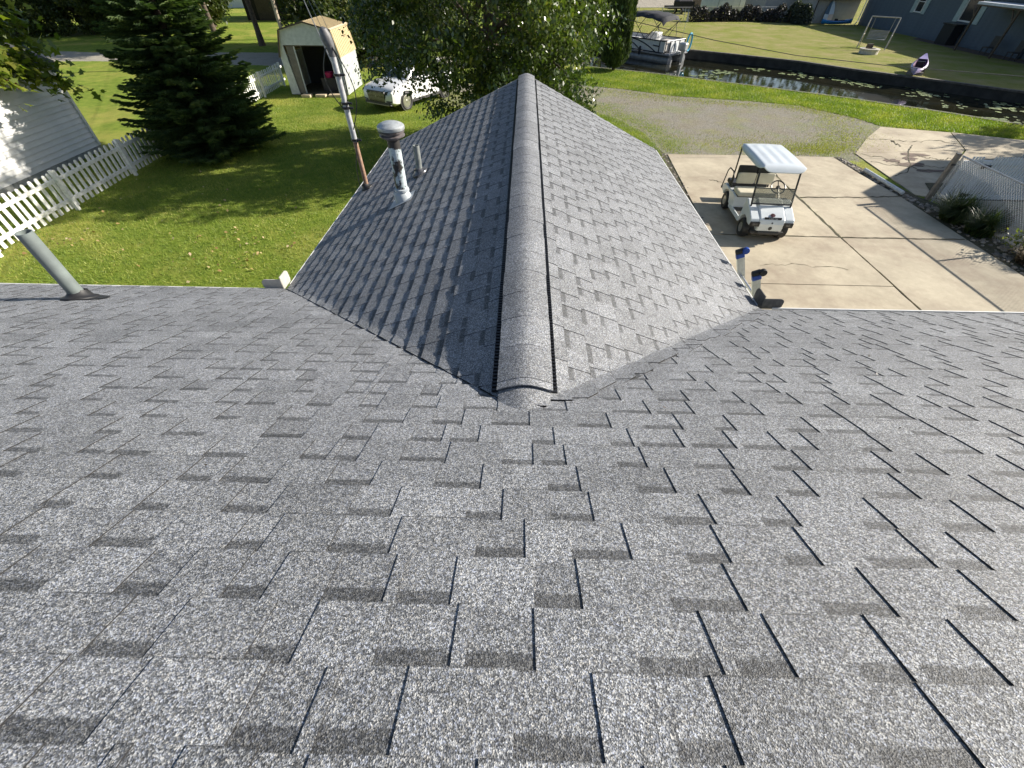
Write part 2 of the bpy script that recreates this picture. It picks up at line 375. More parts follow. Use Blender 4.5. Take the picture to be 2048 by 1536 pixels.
# driveway slabs
drive = bpy.data.objects.new('driveway', None); COL.objects.link(drive); tag(drive, kind='structure')
flat('joint_soil', [(5.2, 5.0), (11.45, 5.0), (11.45, 16.7), (5.25, 16.75)], 0.006, SOIL, drive)
CX = [4.6, 8.30, 11.45]
slabs = [[(4.75, 5), (8.25, 5), (8.24, 8.13), (4.75, 8.16)], [(4.75, 8.18), (8.24, 8.15), (8.25, 10.40), (4.9, 10.46)], [(4.9, 10.49), (8.25, 10.43), (8.30, 12.9), (8.42, 16.70), (5.27, 16.71)],
         [(8.28, 5), (11.5, 5), (11.47, 10.38), (8.28, 10.39)], [(8.28, 10.42), (11.46, 10.41), (11.45, 13.10), (8.33, 12.91)], [(8.34, 12.94), (11.44, 13.13), (11.24, 15.0), (11.19, 16.62), (8.45, 16.70)]]
slabs2 = [[(15.18, 20.57), (17.64, 19.89), (16.6, 17.62), (12.3, 17.15), (13.7, 18.95)], [(12.0, 13.3), (12.24, 17.12), (16.55, 17.58), (12.30, 13.15)], [(17.68, 19.88), (21.2, 18.3), (30, 12), (30, 6), (12.5, 6.5), (12.33, 13.12), (16.64, 17.6)]]
slab_tones = [0.55, 0.5, 0.62, 0.30, 0.62, 0.75, 0.8, 0.6, 0.6]
for i, s_ in enumerate(slabs + slabs2):
    b = MB(); b.prism(s_, 'z', -0.06, 0.022 + 0.003*(i % 3), tone=slab_tones[i]); b.build('concrete_slab', CONC, drive)
def crack(pts, w=0.02, jit=0.05, n=26):
    P_ = []; W = []
    L = [0]
    for a, b_ in zip(pts[:-1], pts[1:]): L.append(L[-1] + math.dist(a, b_))
    r_ = random.Random(int(pts[0][0]*100)); off = 0
    for i in range(n+1):
        s_ = L[-1]*i/n; k = max(j for j in range(len(L)) if L[j] <= s_+1e-9); k = min(k, len(pts)-2)
        u = (s_-L[k])/(L[k+1]-L[k]); off = off*0.6 + r_.uniform(-jit, jit)
        x = pts[k][0]+(pts[k+1][0]-pts[k][0])*u; y = pts[k][1]+(pts[k+1][1]-pts[k][1])*u
        P_.append((x+off*0.5, y+off, 0.0335)); W.append(w*r_.uniform(0.3, 1.5))
    b = MB(); b.ribbon(P_, W); o = b.build('crack', SOIL, drive); return o
crack([(6.0, 14.2), (6.8, 14.0), (7.5, 14.25)], 0.03, 0.08)
crack([(5.6, 8.9), (6.4, 9.0), (7.6, 8.8)], 0.012, 0.05)
crack([(8.35, 12.92), (9.4, 12.98), (10.2, 12.99), (11.4, 13.12)], 0.045, 0.05)
crack([(8.42, 16.2), (8.38, 14.6), (8.31, 12.9), (8.27, 11.6), (8.26, 10.45)], 0.06, 0.035, 40)
crack([(8.26, 10.4), (8.27, 8.6), (8.26, 6)], 0.02, 0.01)
crack([(5.2, 10.47), (8.2, 10.42), (11.4, 10.4)], 0.035, 0.012, 50)
for q in ([(12.4, 17.0), (13.2, 16.3), (13.6, 15.7), (14.6, 15.6)], [(12.3, 14.8), (13.0, 15.3), (13.5, 15.9), (13.9, 16.7), (15.0, 18.2)], [(12.3, 16.2), (13.1, 15.8), (13.7, 15.2), (14.4, 15.05)], [(14.3, 16.9), (14.9, 16.6), (15.4, 16.5)], [(13.7, 18.9), (15.4, 18.6), (17.0, 18.5)], [(14.5, 18.7), (14.45, 18.0)]):
    crack(q, 0.035, 0.14, 26)
STAIN = simple('broken_concrete', (0.20, 0.145, 0.115), (0.13, 0.10, 0.08), 5, 0.95, bstr=0.5)
r_ = random.Random(5)
for (cx, cy, rx, ry) in ((13.45, 15.95, 0.55, 0.22), (13.75, 15.35, 0.45, 0.2), (13.1, 16.3, 0.35, 0.15), (14.35, 17.0, 0.5, 0.2), (13.9, 16.6, 0.25, 0.2)):
    pl = [(cx + rx*math.cos(a)*r_.uniform(0.55, 1.3) + 0.3*ry*math.sin(a), cy + ry*math.sin(a)*r_.uniform(0.55, 1.4)) for a in np.linspace(0, 6.1, 18)]
    flat('spalled_patch', pl, 0.032 + 0.001*r_.random(), STAIN, drive)
# ------------------------------------------------------------------ the house under the camera: roofs, shingles, ridge vent, pipes
HX = 0.0294; ZR = 3.7419; PGL, PGR = 0.43940, 0.46220; HL, HR = 2.417, 2.2976; YEND = 8.237; YA = 1.153; YL = 3.62; YRR = 3.415; YTOP = -0.75
def zmain(x, y):
    if y <= YA or x < 0: return 5.1 - 0.86236 - 0.43003*y
    return 5.1 - 0.86236 - 0.43003*YA - 0.469*(y-YA)
def zgab(x): return ZR - (PGL if x < HX else PGR)*abs(x-HX)
def proj(p):
    d = Vector(p) - CAM; z = d.dot(RW)
    if z <= 0.05: return None
    return 1024 + 831.76*d.dot(RX)/z, 768 + 831.76*d.dot(RD)/z, z
house = thing('house', 'house whose grey shingle roofs fill the foreground, gable ridge running away', 'house', (0, 0, 0))
def clip(poly, n, c):
    out = []
    for i in range(len(poly)):
        a, b = poly[i-1], poly[i]; da = n[0]*a[0]+n[1]*a[1]-c; db = n[0]*b[0]+n[1]*b[1]-c
        if (da >= 0) != (db >= 0): t = da/(da-db); out.append((a[0]+(b[0]-a[0])*t, a[1]+(b[1]-a[1])*t))
        if db >= 0: out.append(b)
    return out
def area(p): return 0.5*abs(sum(p[i-1][0]*p[i][1]-p[i][0]*p[i-1][1] for i in range(len(p))))
def tabs(s0, s1, q0, q1, exp, rnd):
    """one course after another: (polygon in plan (s,q), butt height, head height, q of butt, tone, band)"""
    out = []; q = q0; k = 0
    while q < q1:
        s = s0 - rnd.uniform(0, 0.3); hi = rnd.random() < 0.5; e2 = exp + 0.014
        ctone = rnd.uniform(-0.12, 0.12); left = None
        while s < s1:
            w = rnd.choice([0.03, 0.12, 0.14, 0.16, 0.185, 0.21]) if hi else rnd.choice([0.085, 0.105, 0.125, 0.15])
            w *= rnd.uniform(0.93, 1.07); jq = rnd.uniform(-0.0035, 0.0035); sl = rnd.uniform(-0.002, 0.002)
            tn = min(1, max(0, 0.5 + ctone + rnd.gauss(0, 0.14) - (0.28 if rnd.random() < 0.13 else 0)))
            g = 0.0012 if hi else -0.004
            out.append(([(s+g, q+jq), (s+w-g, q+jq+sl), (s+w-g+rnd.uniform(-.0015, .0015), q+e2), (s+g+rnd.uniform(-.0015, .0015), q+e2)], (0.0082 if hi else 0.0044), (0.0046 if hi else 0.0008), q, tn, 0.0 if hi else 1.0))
            s += w; hi = not hi
        q += exp; k += 1
    return out
def slab(mb, poly, pf, hb, hh, qb, exp, tone, band):
    n = len(poly)
    t = [(p[1]-qb)/exp for p in poly]
    top = [pf(p[0], p[1], hb + (hh-hb)*tt) for p, tt in zip(poly, t)]
    bot = [pf(p[0], p[1], -0.003) for p in poly]
    mb.add(top + bot, [tuple(range(n))] + [(i, (i+1) % n, n+(i+1) % n, n+i) for i in range(n)], tone, [min(1.2, max(0, x)) for x in t]*2, band)
    for k in range(n): mb.band[-1-k] = 2.0     # cut edges show bare asphalt, no granules
# --- main roof
deckM = simple('roof_underlay', (0.05, 0.05, 0.052), None, 8, 0.95)
b = MB()
def quadz(mb, pts): mb.add([(x, y, zmain(x if x != 0 else sgn, y) - 0.004) for x, y, sgn in pts], [tuple(range(len(pts)))])
quadz(b, [(-8, YTOP, -1), (8, YTOP, -1), (8, YA, -1), (-8, YA, -1)])
quadz(b, [(-8, YA, -1), (0, YA, -1), (-2.39, YL, -1), (-8, YL, -1)])
quadz(b, [(0, YA, 1), (8, YA, 1), (8, YRR, 1), (2.33, YRR, 1)])
b.add([(-8, YTOP, zmain(0, YTOP)-.004), (8, YTOP, zmain(0, YTOP)-.004), (8, -5.2, 2.68), (-8, -5.2, 2.68)], [(0, 1, 2, 3)])
main_roof = b.build('main_roof', deckM, house)
EXP = 0.1242; rnd = random.Random(3)
pieces = []
# plan coordinates on the main roof: s = x, q measured uphill from the left eave (y = YL - q)
def pfm(s, q, h): y = YL - q; return (s, y, zmain(s if abs(s) > 1e-6 else 0.001, y) + h)
def pfl(s, q, h): y = YL - q; return (s, y, zmain(-1, y) + h)
def pfr(s, q, h): y = YL - q; return (s, y, zmain(1, y) + h)
qa = YL - YA
for poly, hb, hh, qb, tn, bd in tabs(-7.6, 7.6, -0.012, YL-YTOP-0.1, EXP, rnd):
    if qb >= qa - EXP*0.2:
        pieces.append((poly, pfl, hb, hh, qb, tn, bd)); continue
    L = clip(poly, (-1, 0), 0.0)
    if len(L) > 2:   # left of the left valley: x < -(q_a - q)*2.39/2.467
        L = clip(L, (-1.0, 0.9797), 0.9797*qa - 0.010)   # -s + .9688 q >= .9688 qa
    if len(L) > 2 and area(L) > 2e-5: pieces.append((L, pfl, hb, hh, qb, tn, bd))
    Rr = clip(poly, (1, 0), 0.0)
    if len(Rr) > 2: Rr = clip(Rr, (1.0, 1.0301), 1.0301*qa - 0.010)
    if len(Rr) > 2: Rr = clip(Rr, (0, 1), YL - YRR - 0.012)
    if len(Rr) > 2 and area(Rr) > 2e-5: pieces.append((Rr, pfr, hb, hh, qb, tn, bd))
scored = []
for i, pc in enumerate(pieces):
    cx = sum(p[0] for p in pc[0])/len(pc[0]); cq = sum(p[1] for p in pc[0])/len(pc[0]); u = proj(pc[1](cx, cq, 0))
    if u and -40 < u[0] < 2090 and 0 < u[1] < 1560: scored.append((area(pc[0])/u[2]**2*max(0.1, abs(u[1]-300)), i))
scored.sort(reverse=True); own = {i for _, i in scored[:300]}
rest = MB()
for i, (poly, pf, hb, hh, qb, tn, bd) in enumerate(pieces):
    if i in own:
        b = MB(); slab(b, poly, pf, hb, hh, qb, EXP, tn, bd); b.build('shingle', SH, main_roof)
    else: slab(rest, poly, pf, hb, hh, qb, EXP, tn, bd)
tag(rest.build('shingle_field', SH, main_roof), kind='stuff')
b = MB(); b.prism([(YTOP-.16, zmain(0, YTOP)-.055), (YTOP, zmain(0, YTOP)+.02), (YTOP+.14, zmain(0, YTOP+.14)+.016), (YTOP+.14, zmain(0, YTOP+.14)), (YTOP, zmain(0, YTOP)), (YTOP-.16, zmain(0, YTOP)-.075)], 'x', -7.9, 7.9); b.build('ridge_cap', CAPM, main_roof)
# --- gable roof
b = MB()
for s_, yv in ((-1, YL), (1, YRR)):
    HF = HL if s_ < 0 else HR
    b.add([(HX, YA, ZR-.004), (HX, YEND-.02, ZR-.004), (HX+s_*HF, YEND-.02, zgab(HX+s_*HF)-.004), (HX+s_*HF, yv, zgab(HX+s_*HF)-.004)], [(0, 1, 2, 3)])
gable_roof = b.build('gable_roof', deckM, house)
EXG = 0.1231; rest = MB()
for sgn, yv in ((-1, YL), (1, YRR)):
    HF = HL if sgn < 0 else HR; PG = PGL if sgn < 0 else PGR
    sl_ = (yv-YA)/HF; lift = 0.0085 if sgn < 0 else 0.0045
    def pg(s, q, h, sgn=sgn, HF=HF, PG=PG):
        a = HF - q; y = s
        zg = ZR - PG*a; zm = zmain(sgn, y) + 0.0025 if y < yv + 0.5 - sl_*q else -9
        return (HX + sgn*a, y, (zg + zm + math.sqrt((zg-zm)**2 + 0.016**2))/2 + h)
    for poly, hb, hh, qb, tn, bd in tabs(1.0, YEND+0.02, -0.014, HF-0.03, EXG, rnd):
        ext = (0.10 + 0.012*math.sin(qb*37)) if sgn < 0 else (0.16 + 0.03*math.sin(qb*37))
        for c0, c1 in (((-0.07, None), (0.018, -0.07)) if sgn < 0 else ((-0.07, None), (0.0, -0.07), (0.07, 0.0), (ext, 0.07))):   # bent over the valley in four strips
            P_ = clip(poly, (1.0, sl_), yv - c0)
            if c1 is not None and len(P_) > 2: P_ = clip(P_, (-1.0, -sl_), -(yv - c1))
            if len(P_) > 2: P_ = clip(P_, (-1, 0), -YEND)
            if len(P_) > 2: P_ = clip(P_, (0, -1), -HF + 0.05)
            if len(P_) < 3 or area(P_) < 2e-5: continue
            if c0 > 0 and min(p[0] for p in P_) < YA + 0.02: continue
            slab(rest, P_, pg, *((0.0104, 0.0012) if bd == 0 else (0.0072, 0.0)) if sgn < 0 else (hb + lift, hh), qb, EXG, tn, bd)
tag(rest.build('shingle_field', SH, gable_roof), kind='stuff')
# ridge vent: black louvred body, then the lapped cap shingles
V0, V1 = 1.30, 8.10
b = MB()
for s_ in (-1, 1):
    for i in range(int((V1-V0)/0.0245)):
        y = V0 + 0.012 + i*0.0245
        b.box((HX+s_*0.137, y, zgab(HX+s_*0.137)+0.012), (0.030, 0.011, 0.020))
b.prism([(HX-0.150, zgab(HX-.150)+.008), (HX, ZR+0.0), (HX+.150, zgab(HX+.150)+.008), (HX+.146, zgab(HX+.146)+.013), (HX+.116, zgab(HX+.116)+.014), (HX+.112, zgab(HX+.112)+.021), (HX, ZR+.008), (HX-.112, zgab(HX-.112)+.021), (HX-.116, zgab(HX-.116)+.014), (HX-.146, zgab(HX-.146)+.013)], 'y', V0, V1)
b.build('ridge_vent', BLACK, gable_roof)
def cap_piece(y0, y1, up0, up1, w=0.128, base=0.031, round_=0.055, seed=0):
    xs = np.linspace(-w, w, 15); rr = random.Random(seed); tn = rr.uniform(0.28, 0.72); jx = rr.uniform(-0.0025, 0.0025); b = MB(); vs = []
    for y, up in ((y0, up0), (y1, up1)):
        for th in (0, -0.006):
            for x in xs: vs.append((HX+x+jx, y, ZR - PGL*math.sqrt(x*x+round_**2) + PGL*round_*0.55 + base + up + th))
    n = len(xs); fs = []
    for i in range(n-1):
        fs.append((i, i+1, 2*n+i+1, 2*n+i)); fs.append((n+i, n+i+1, 3*n+i+1, 3*n+i)); fs.append((i, i+1, n+i+1, n+i))
    fs += [(0, n, 3*n, 2*n), (n-1, 2*n-1, 4*n-1, 3*n-1)]
    b.add(vs, fs, tn); return b
y = V0 - 0.012; i = 0
while y < YEND - 0.06:
    L = 0.045 if i == 0 else 0.232
    cap_piece(y, min(y + L + 0.02, YEND), 0.0035 if i == 1 else 0.0018, 0.0, seed=i).build('ridge_cap', CAPM, gable_roof, smooth=True); y += L; i += 1
# the plain cap that runs down into the main roof in front of the vent
b = cap_piece(1.085, 1.36, 0.0, 0.0, w=0.118, base=0.0165, round_=0.06, seed=99); b.build('ridge_cap', CAPM, gable_roof, smooth=True)
b = MB(); b.prism([(-0.20, 0), (0.20, 0), (0.10, 0.21), (-0.05, 0.24)], 'z', -0.001, 0.003)
# walls, fascias, gutters
SIDING = simple('pale_wall_siding', (0.62, 0.62, 0.58), (0.54, 0.54, 0.50), 5, 0.6)
b = MB(); b.box((0, -0.85, 1.28), (15.0, 7.9, 2.56)); b.build('main_wall', SIDING, house)
b = MB(); b.prism([(-2.05, 0), (2.0, 0), (2.0, 2.66), (HX, 3.60), (-2.05, 2.66)], 'y', 3.2, 7.93); b.build('gable_wall', SIDING, house)
def gutter(name, p, q, out, w, lip=0.0):
    p, q = Vector(p), Vector(q); o = Vector(out).normalized(); d = q-p
    prof = [(0, 0), (0, -.10), (w*0.85, -.10), (w, lip), (w-.012, lip), (w*0.80, -.092), (.006, -.092), (.006, 0)]
    vs = []
    for e in (p, q): vs += [e + o*a + Vector((0, 0, z)) for a, z in prof]
    n = len(prof); b = MB(); b.add(vs, [tuple(range(n)), tuple(range(n, 2*n))] + [(i, (i+1) % n, n+(i+1) % n, n+i) for i in range(n)]); return b.build(name, WHITE, house)
ze = 2.672
gutter('gutter', (-7.6, YL-0.012, ze), (-2.50, YL-0.022, ze), (0, 1, 0), 0.055)
gutter('gutter', (2.50, YRR-0.012, ze), (7.6, YRR-0.012, ze), (0, 1, 0), 0.07)
gutter('gutter', (HX-HL+0.008, YL+0.12, ze), (HX-HL+0.008, YEND, ze), (-1, 0, 0), 0.050)
gutter('gutter', (HX+HR-0.008, YRR+0.10, ze-.006), (HX+HR-0.008, YEND, ze-.006), (1, 0, 0), 0.060)
for s_ in (-1, 1):
    b = MB(); b.bar((HX, YEND-0.012, ZR-0.07), (HX+s_*(HL if s_ < 0 else HR), YEND-0.012, ze-0.07), 0.02, 0.11); b.build('rake_board', WHITE, house)
    b = MB(); b.bar((HX, YEND+0.006, ZR-0.002), (HX+s_*((HL if s_ < 0 else HR)+.01), YEND+0.006, ze-0.0), 0.016, 0.012); b.build('drip_edge', WHITE, house)
    b = MB(); b.box((HX+s_*((HL if s_ < 0 else HR)-0.16), 5.9, 2.585), (0.31, 4.5, 0.02)); b.build('soffit', WHITE, house)
# splash guards in the two inside corners
def guard(cx, cy, sx, mat, lx, ly, hx, hy):
    t = MB()
    def plate(p, d, L, h):
        p = Vector(p); d = Vector(d); up = Vector((0, 0, 1)); pts = []
        pr = [(0, -0.03), (L-0.012, -0.03), (L, 0.0), (L, h*0.55)] + [(L - 0.05*(1-math.cos(a)), h*0.55 + h*0.45*math.sin(a)) for a in np.linspace(0.2, 1.57, 6)] + [(0, h)]
        nrm = d.cross(up)*0.004
        n = len(pr); vs = [p + d*a + up*z + nrm for a, z in pr] + [p + d*a + up*z - nrm for a, z in pr]
        t.add(vs, [tuple(range(n)), tuple(range(n, 2*n))] + [(i, (i+1) % n, n+(i+1) % n, n+i) for i in range(n)])
    plate((cx, cy, 2.685), (sx, 0, 0), lx, hx); plate((cx, cy, 2.685), (0, 1, 0), ly, hy)
    return t.build('splash_guard', mat, house)
guard(-2.46, 3.66, -1, simple('almond_metal', (0.55, 0.53, 0.48), (0.45, 0.43, 0.39), 20, 0.5, 0.1), 0.20, 0.17, 0.085, 0.11)
guard(2.385, 3.475, 1, simple('galvanised_dull', (0.14, 0.14, 0.135), (0.085, 0.085, 0.085), 26, 0.6, 0.2), 0.20, 0.18, 0.085, 0.11)

# --- things through the roof (parts of the house)
def flange(parent, loc, nrm, r, mat, cone=0.07, rtop=None, name='boot', plate=True):
    z = Vector(nrm).normalized(); M = z.to_track_quat('Z', 'X').to_matrix(); b = MB()
    rt = rtop or r*1.15
    b.lathe([(r*2.3, 0.0), (r*2.25, 0.012), (r*1.7, 0.022), (r*1.55, 0.03), (rt*1.05, cone), (rt, cone+0.012), (rt*0.98, cone+0.012), (rt*0.9, 0.0)], loc, 22, M)
    return b.build(name, mat, parent, smooth=True)
NL = (-0.411, 0, 0.912); NM = (0, 0.395, 0.919)
# grey plastic vent pipe on the main roof
VP = Vector((-3.955, 3.06, 2.92)); TP = Vector((-3.885, 3.06, 3.545))
b = MB(); b.lathe([(0.057, -0.12), (0.057, 0.625), (0.049, 0.625), (0.049, 0.2)], VP, 24); pipe = b.build('vent_pipe', PVC_G, house, smooth=True); tag(pipe, 'tall grey plastic vent pipe standing alone on the left of the main roof')
flange(pipe, VP + Vector((0, 0, 0.01)), NM, 0.058, RUBBER, 0.06)
b = MB(); M = Vector(NM).to_track_quat('Z', 'Y').to_matrix()
pl = [(-0.02 + 0.17*math.cos(a), 0.02 + 0.10*math.sin(a)) for a in np.linspace(0, 6.2, 18)]
b.add([(VP.x+0.10+x, VP.y-0.02+yy, zmain(-3, VP.y-0.02+yy)+0.014) for x, yy in pl], [tuple(range(18))]); b.build('boot_apron', RUBBER, pipe)
# peeling round flue with cap
FP = Vector((-1.350, 4.775, 3.155))
FLUE = nt('peeling_flue_paint'); m_, n_, l_, p_ = FLUE
co = objc(n_); k_ = ramp(n_, l_, noise(n_, l_, co, 9, 6, 0.72), [(0.47, 0.0), (0.55, 1.0)])
s_ = n_.new('ShaderNodeSeparateXYZ'); l_.new(co, s_.inputs[0])
up_ = n_.new('ShaderNodeMapRange'); l_.new(s_.outputs[2], up_.inputs[0]); up_.inputs[1].default_value = 3.62; up_.inputs[2].default_value = 3.76
kk = math_(n_, l_, 'MAXIMUM', k_, math_(n_, l_, 'GREATER_THAN', math_(n_, l_, 'ADD', up_.outputs[0], math_(n_, l_, 'MULTIPLY', noise(n_, l_, co, 14, 4), 0.6)), 0.75))
l_.new(mixc(n_, l_, kk, (0.52, 0.60, 0.62), (0.035, 0.032, 0.03)), p_.inputs['Base Color']); p_.inputs['Roughness'].default_value = 0.5
b = MB(); b.lathe([(0.064, -0.15), (0.064, 0.62)], FP, 24); flue = b.build('flue_pipe', m_, house, smooth=True); tag(flue, 'round flue with peeling pale paint and a mushroom cap on the left gable slope')
b = MB(); b.lathe([(0.064, 0.60), (0.10, 0.62), (0.128, 0.635), (0.130, 0.645), (0.10, 0.655), (0.095, 0.665), (0.128, 0.672), (0.132, 0.682), (0.10, 0.69)], FP, 28); b.build('cap_louvre', simple('dull_cap_metal', (0.30, 0.27, 0.27), (0.14, 0.12, 0.12), 20, 0.5, 0.5), flue, smooth=True)
b = MB(); b.lathe([(0.132, 0.692), (0.138, 0.70), (0.137, 0.725), (0.125, 0.738), (0.11, 0.742), (0.105, 0.748), (0.07, 0.760), (0.0, 0.768)], FP, 28); b.build('cap', simple('pale_cap_metal', (0.50, 0.53, 0.54), (0.36, 0.38, 0.39), 22, 0.42, 0.3), flue, smooth=True)
b = MB(); M = Matrix.Rotation(R(-17), 3, 'Y'); b.lathe([(0.104, -0.03), (0.094, 0.03), (0.084, 0.072), (0.082, 0.078), (0.0665, 0.095)], FP, 24, M); b.lathe([(0.068, 0.085), (0.081, 0.09), (0.079, 0.112), (0.066, 0.12)], FP, 24); b.build('cone_flashing', FLASH, flue, smooth=True)
b = MB(); b.add([(FP.x+x, FP.y+y, zgab(FP.x+x)+0.014) for x, y in ((-0.15, -0.14), (0.12, -0.14), (0.12, 0.13), (-0.15, 0.13))], [(0, 1, 2, 3)]); b.build('flashing_plate', FLASH, flue)
# small vent pipe
SP = Vector((-1.288, 5.49, 3.18))
b = MB(); b.lathe([(0.038, -0.1), (0.038, 0.315), (0.032, 0.315), (0.032, 0.1)], SP, 20); sm = b.build('vent_pipe', simple('dull_vent_steel', (0.30, 0.32, 0.31), (0.17, 0.185, 0.18), 16, 0.55, 0.1), house, smooth=True); tag(sm, 'short thin steel vent pipe behind the flue')
flange(sm, SP, NL, 0.045, simple('lead_boot', (0.20, 0.20, 0.21), (0.07, 0.07, 0.075), 18, 0.35, 0.5), 0.05)
# service mast
MP = Vector((-2.216, 6.09, 2.757)); mt = Vector((-2.255, 6.09, 4.30)); md = (mt-MP).normalized()
b = MB(); b.tube([MP - md*0.1, MP + md*0.62], 0.031, 14); mast = b.build('service_mast', RUST, house, smooth=True); tag(mast, 'tall electric service mast at the gable eave, rusty below and grey above')
b = MB(); b.tube([MP + md*0.60, mt], 0.035, 14); b.build('conduit', GALV, mast, smooth=True)
b = MB()
b.tube([mt - md*0.05, mt + md*0.02, mt + md*0.06 + Vector((-0.005, 0, 0)), mt + md*0.13 + Vector((-0.02, 0.0, 0)), mt + md*0.19 + Vector((-0.035, 0, 0)), mt + md*0.215 + Vector((-0.045, 0, 0))], [0.040, 0.043, 0.056, 0.061, 0.048, 0.014], 16); b.build('weather_head', HEAD, mast, smooth=True)
for f_ in (0.62, 0.98, 1.03, 1.32):
    b = MB(); b.lathe([(0.037, -0.014), (0.046, -0.012), (0.046, 0.012), (0.037, 0.014)], MP + md*f_, 14); b.box(MP + md*f_ + Vector((0.06, -0.01, 0)), (0.06, 0.02, 0.022)); b.build('clamp', BLACK, mast)
flange(mast, MP, NL, 0.038, RUBBER, 0.06)
for k, (dx, r1) in enumerate(((0.10, 0.18), (-0.07, 0.10), (0.05, 0.10))):
    b = MB(); a0 = mt + md*0.04 + Vector((0.03 if dx > 0 else -0.04, -0.03, 0)); e0 = MP + md*(0.98 if k else 0.75) + Vector((dx*0.35, -0.045, 0))
    pts = [a0.lerp(e0, t) + Vector((dx*math.sin(math.pi*t)*1.5, -0.03*math.sin(math.pi*t), 0)) for t in np.linspace(0, 1, 16)]
    b.tube(pts, 0.006, 5); b.build('drip_loop_wire', BLACK, mast)
b = MB(); a0 = MP + md*0.64; b.tube([a0 + Vector((0.05, -0.03, 0.18)), a0 + Vector((0.09, -0.03, 0.08)), a0 + Vector((0.075, -0.03, 0)), a0 + Vector((0.03, -0.03, -0.05)), MP + md*0.3 + Vector((-0.06, -0.05, 0)), MP + md*0.05 + Vector((-0.08, -0.05, 0))], 0.005, 5); b.build('drip_loop_wire', BLACK, mast)
# ------------------------------------------------------------------ ladder against the right gutter
lad = thing('ladder', 'aluminium ladder with blue and black tip caps leaning on the right gutter', 'ladder', (3.6, 4.0, 0))
LO = Vector((3.6, 4.0, 0)); BLUE = simple('blue_plastic', (0.02, 0.09, 0.42), (0.015, 0.06, 0.32), 12, 0.4)
tips = [Vector((2.42, 4.325, 2.83)), Vector((2.42, 3.858, 2.84))]
ld = Vector((2.42-3.6, 0, 2.835)).normalized(); ln_ = Vector((ld.z, 0, -ld.x))
for i, tp in enumerate(tips):
    base = Vector((3.6, tp.y, 0)); e = tp - ld*0.10
    b = MB()
    sgn = -1 if i else 1
    b.bar(base-LO, e-LO, 0.008, 0.080, up=ln_)
    for k in (-1, 1): b.bar(base-LO + ln_*0.037*k + Vector((0, -0.012*sgn, 0)), e-LO + ln_*0.037*k + Vector((0, -0.012*sgn, 0)), 0.026, 0.006, up=ln_)
    b.build('rail', ALU, lad)
    c = MB(); c.bar(e-LO, tp-LO - ld*0.045, 0.040, 0.088, up=ln_); cap = c.build('tip_cap', BLUE, lad, bevel=0.006)
    c = MB(); c.bar(tp-LO - ld*0.045, tp-LO + ld*0.01, 0.046, 0.094, up=ln_); c.build('tip_pad', RUBBER, cap, bevel=0.014)
    c = MB(); M = Matrix.Rotation(R(90), 3, 'X'); c.lathe([(0.0, -0.02), (0.034, -0.02), (0.038, 0), (0.034, 0.02), (0.0, 0.02)], tp-LO - ld*0.02 + ln_*0.055 + Vector((0.0, -0.02, 0)), 18, M); c.build('roller', BLUE if i == 0 else RUBBER, cap, smooth=True)
    b = MB(); b.box(base-LO + Vector((0, 0, 0.02)), (0.12, 0.07, 0.04)); b.build('foot', RUBBER, lad, bevel=0.008)
for k in range(9):
    p = ld*(0.28 + k*0.305)
    b = MB(); b.tube([p + Vector((0, tips[0].y-4.0, 0)), p + Vector((0, tips[1].y-4.0, 0))], 0.017, 8); b.build('rung', ALU, lad)

# ------------------------------------------------------------------ golf cart
CARTW = simple('white_cart_plastic', (0.72, 0.76, 0.78), (0.66, 0.70, 0.72), 3, 0.3, coat=0.4)
IVORY = simple('ivory_vinyl', (0.66, 0.62, 0.50), (0.58, 0.54, 0.43), 6, 0.45)
BVINYL = simple('black_vinyl', (0.016, 0.016, 0.018), (0.010, 0.010, 0.011), 12, 0.5)
DGREY = simple('dark_grey_plastic', (0.05, 0.05, 0.052), (0.035, 0.035, 0.036), 14, 0.55)
CHROME = simple('wheel_silver', (0.55, 0.54, 0.52), (0.40, 0.39, 0.37), 20, 0.3, 0.8)
LAMP = simple('lamp_lens', (0.16, 0.165, 0.17), (0.03, 0.03, 0.035), 22, 0.12, 0.4)
cart = thing('golf_cart', 'white two-bench golf cart with roof and ivory seat parked on the concrete', 'golf cart', (6.15, 10.45, 0.025), R(-4))
def arch(cy, cz, r, a0, a1, n=9): return [(cy + r*math.cos(a), cz + r*math.sin(a)) for a in np.linspace(a0, a1, n)]
# front cowl: side profile with the wheel arch, narrower middle nose
prof = [(-0.36, 0.42), (-0.39, 0.50), (-0.36, 0.58), (-0.18, 0.665), (0.10, 0.775), (0.22, 0.84), (0.30, 0.83), (0.36, 0.40), (0.36, 0.27)] + arch(0, 0.20, 0.30, R(10), R(132))
b = MB()
for x0, x1 in ((-0.52, -0.30), (0.30, 0.52)):
    b = MB(); b.prism(prof, 'x', x0, x1); b.build('fender', CARTW, cart, bevel=0.022)
b = MB(); b.prism([(-0.40, 0.30), (-0.415, 0.48), (-0.38, 0.585), (-0.18, 0.69), (0.08, 0.80), (0.22, 0.86), (0.31, 0.84), (0.31, 0.50), (-0.30, 0.28)], 'x', -0.302, 0.302); b.build('nose_panel', CARTW, cart, bevel=0.03)
box_part('front_bumper', DGREY, cart, (0, -0.37, 0.262), (0.52, 0.10, 0.075), 0.02)
box_part('underside', DGREY, cart, (0, 0.75, 0.235), (0.80, 2.2, 0.05))
box_part('axle', DGREY, cart, (0, 0, 0.2), (0.74, 0.07, 0.06)); box_part('axle', DGREY, cart, (0, 1.65, 0.2), (0.74, 0.09, 0.09))
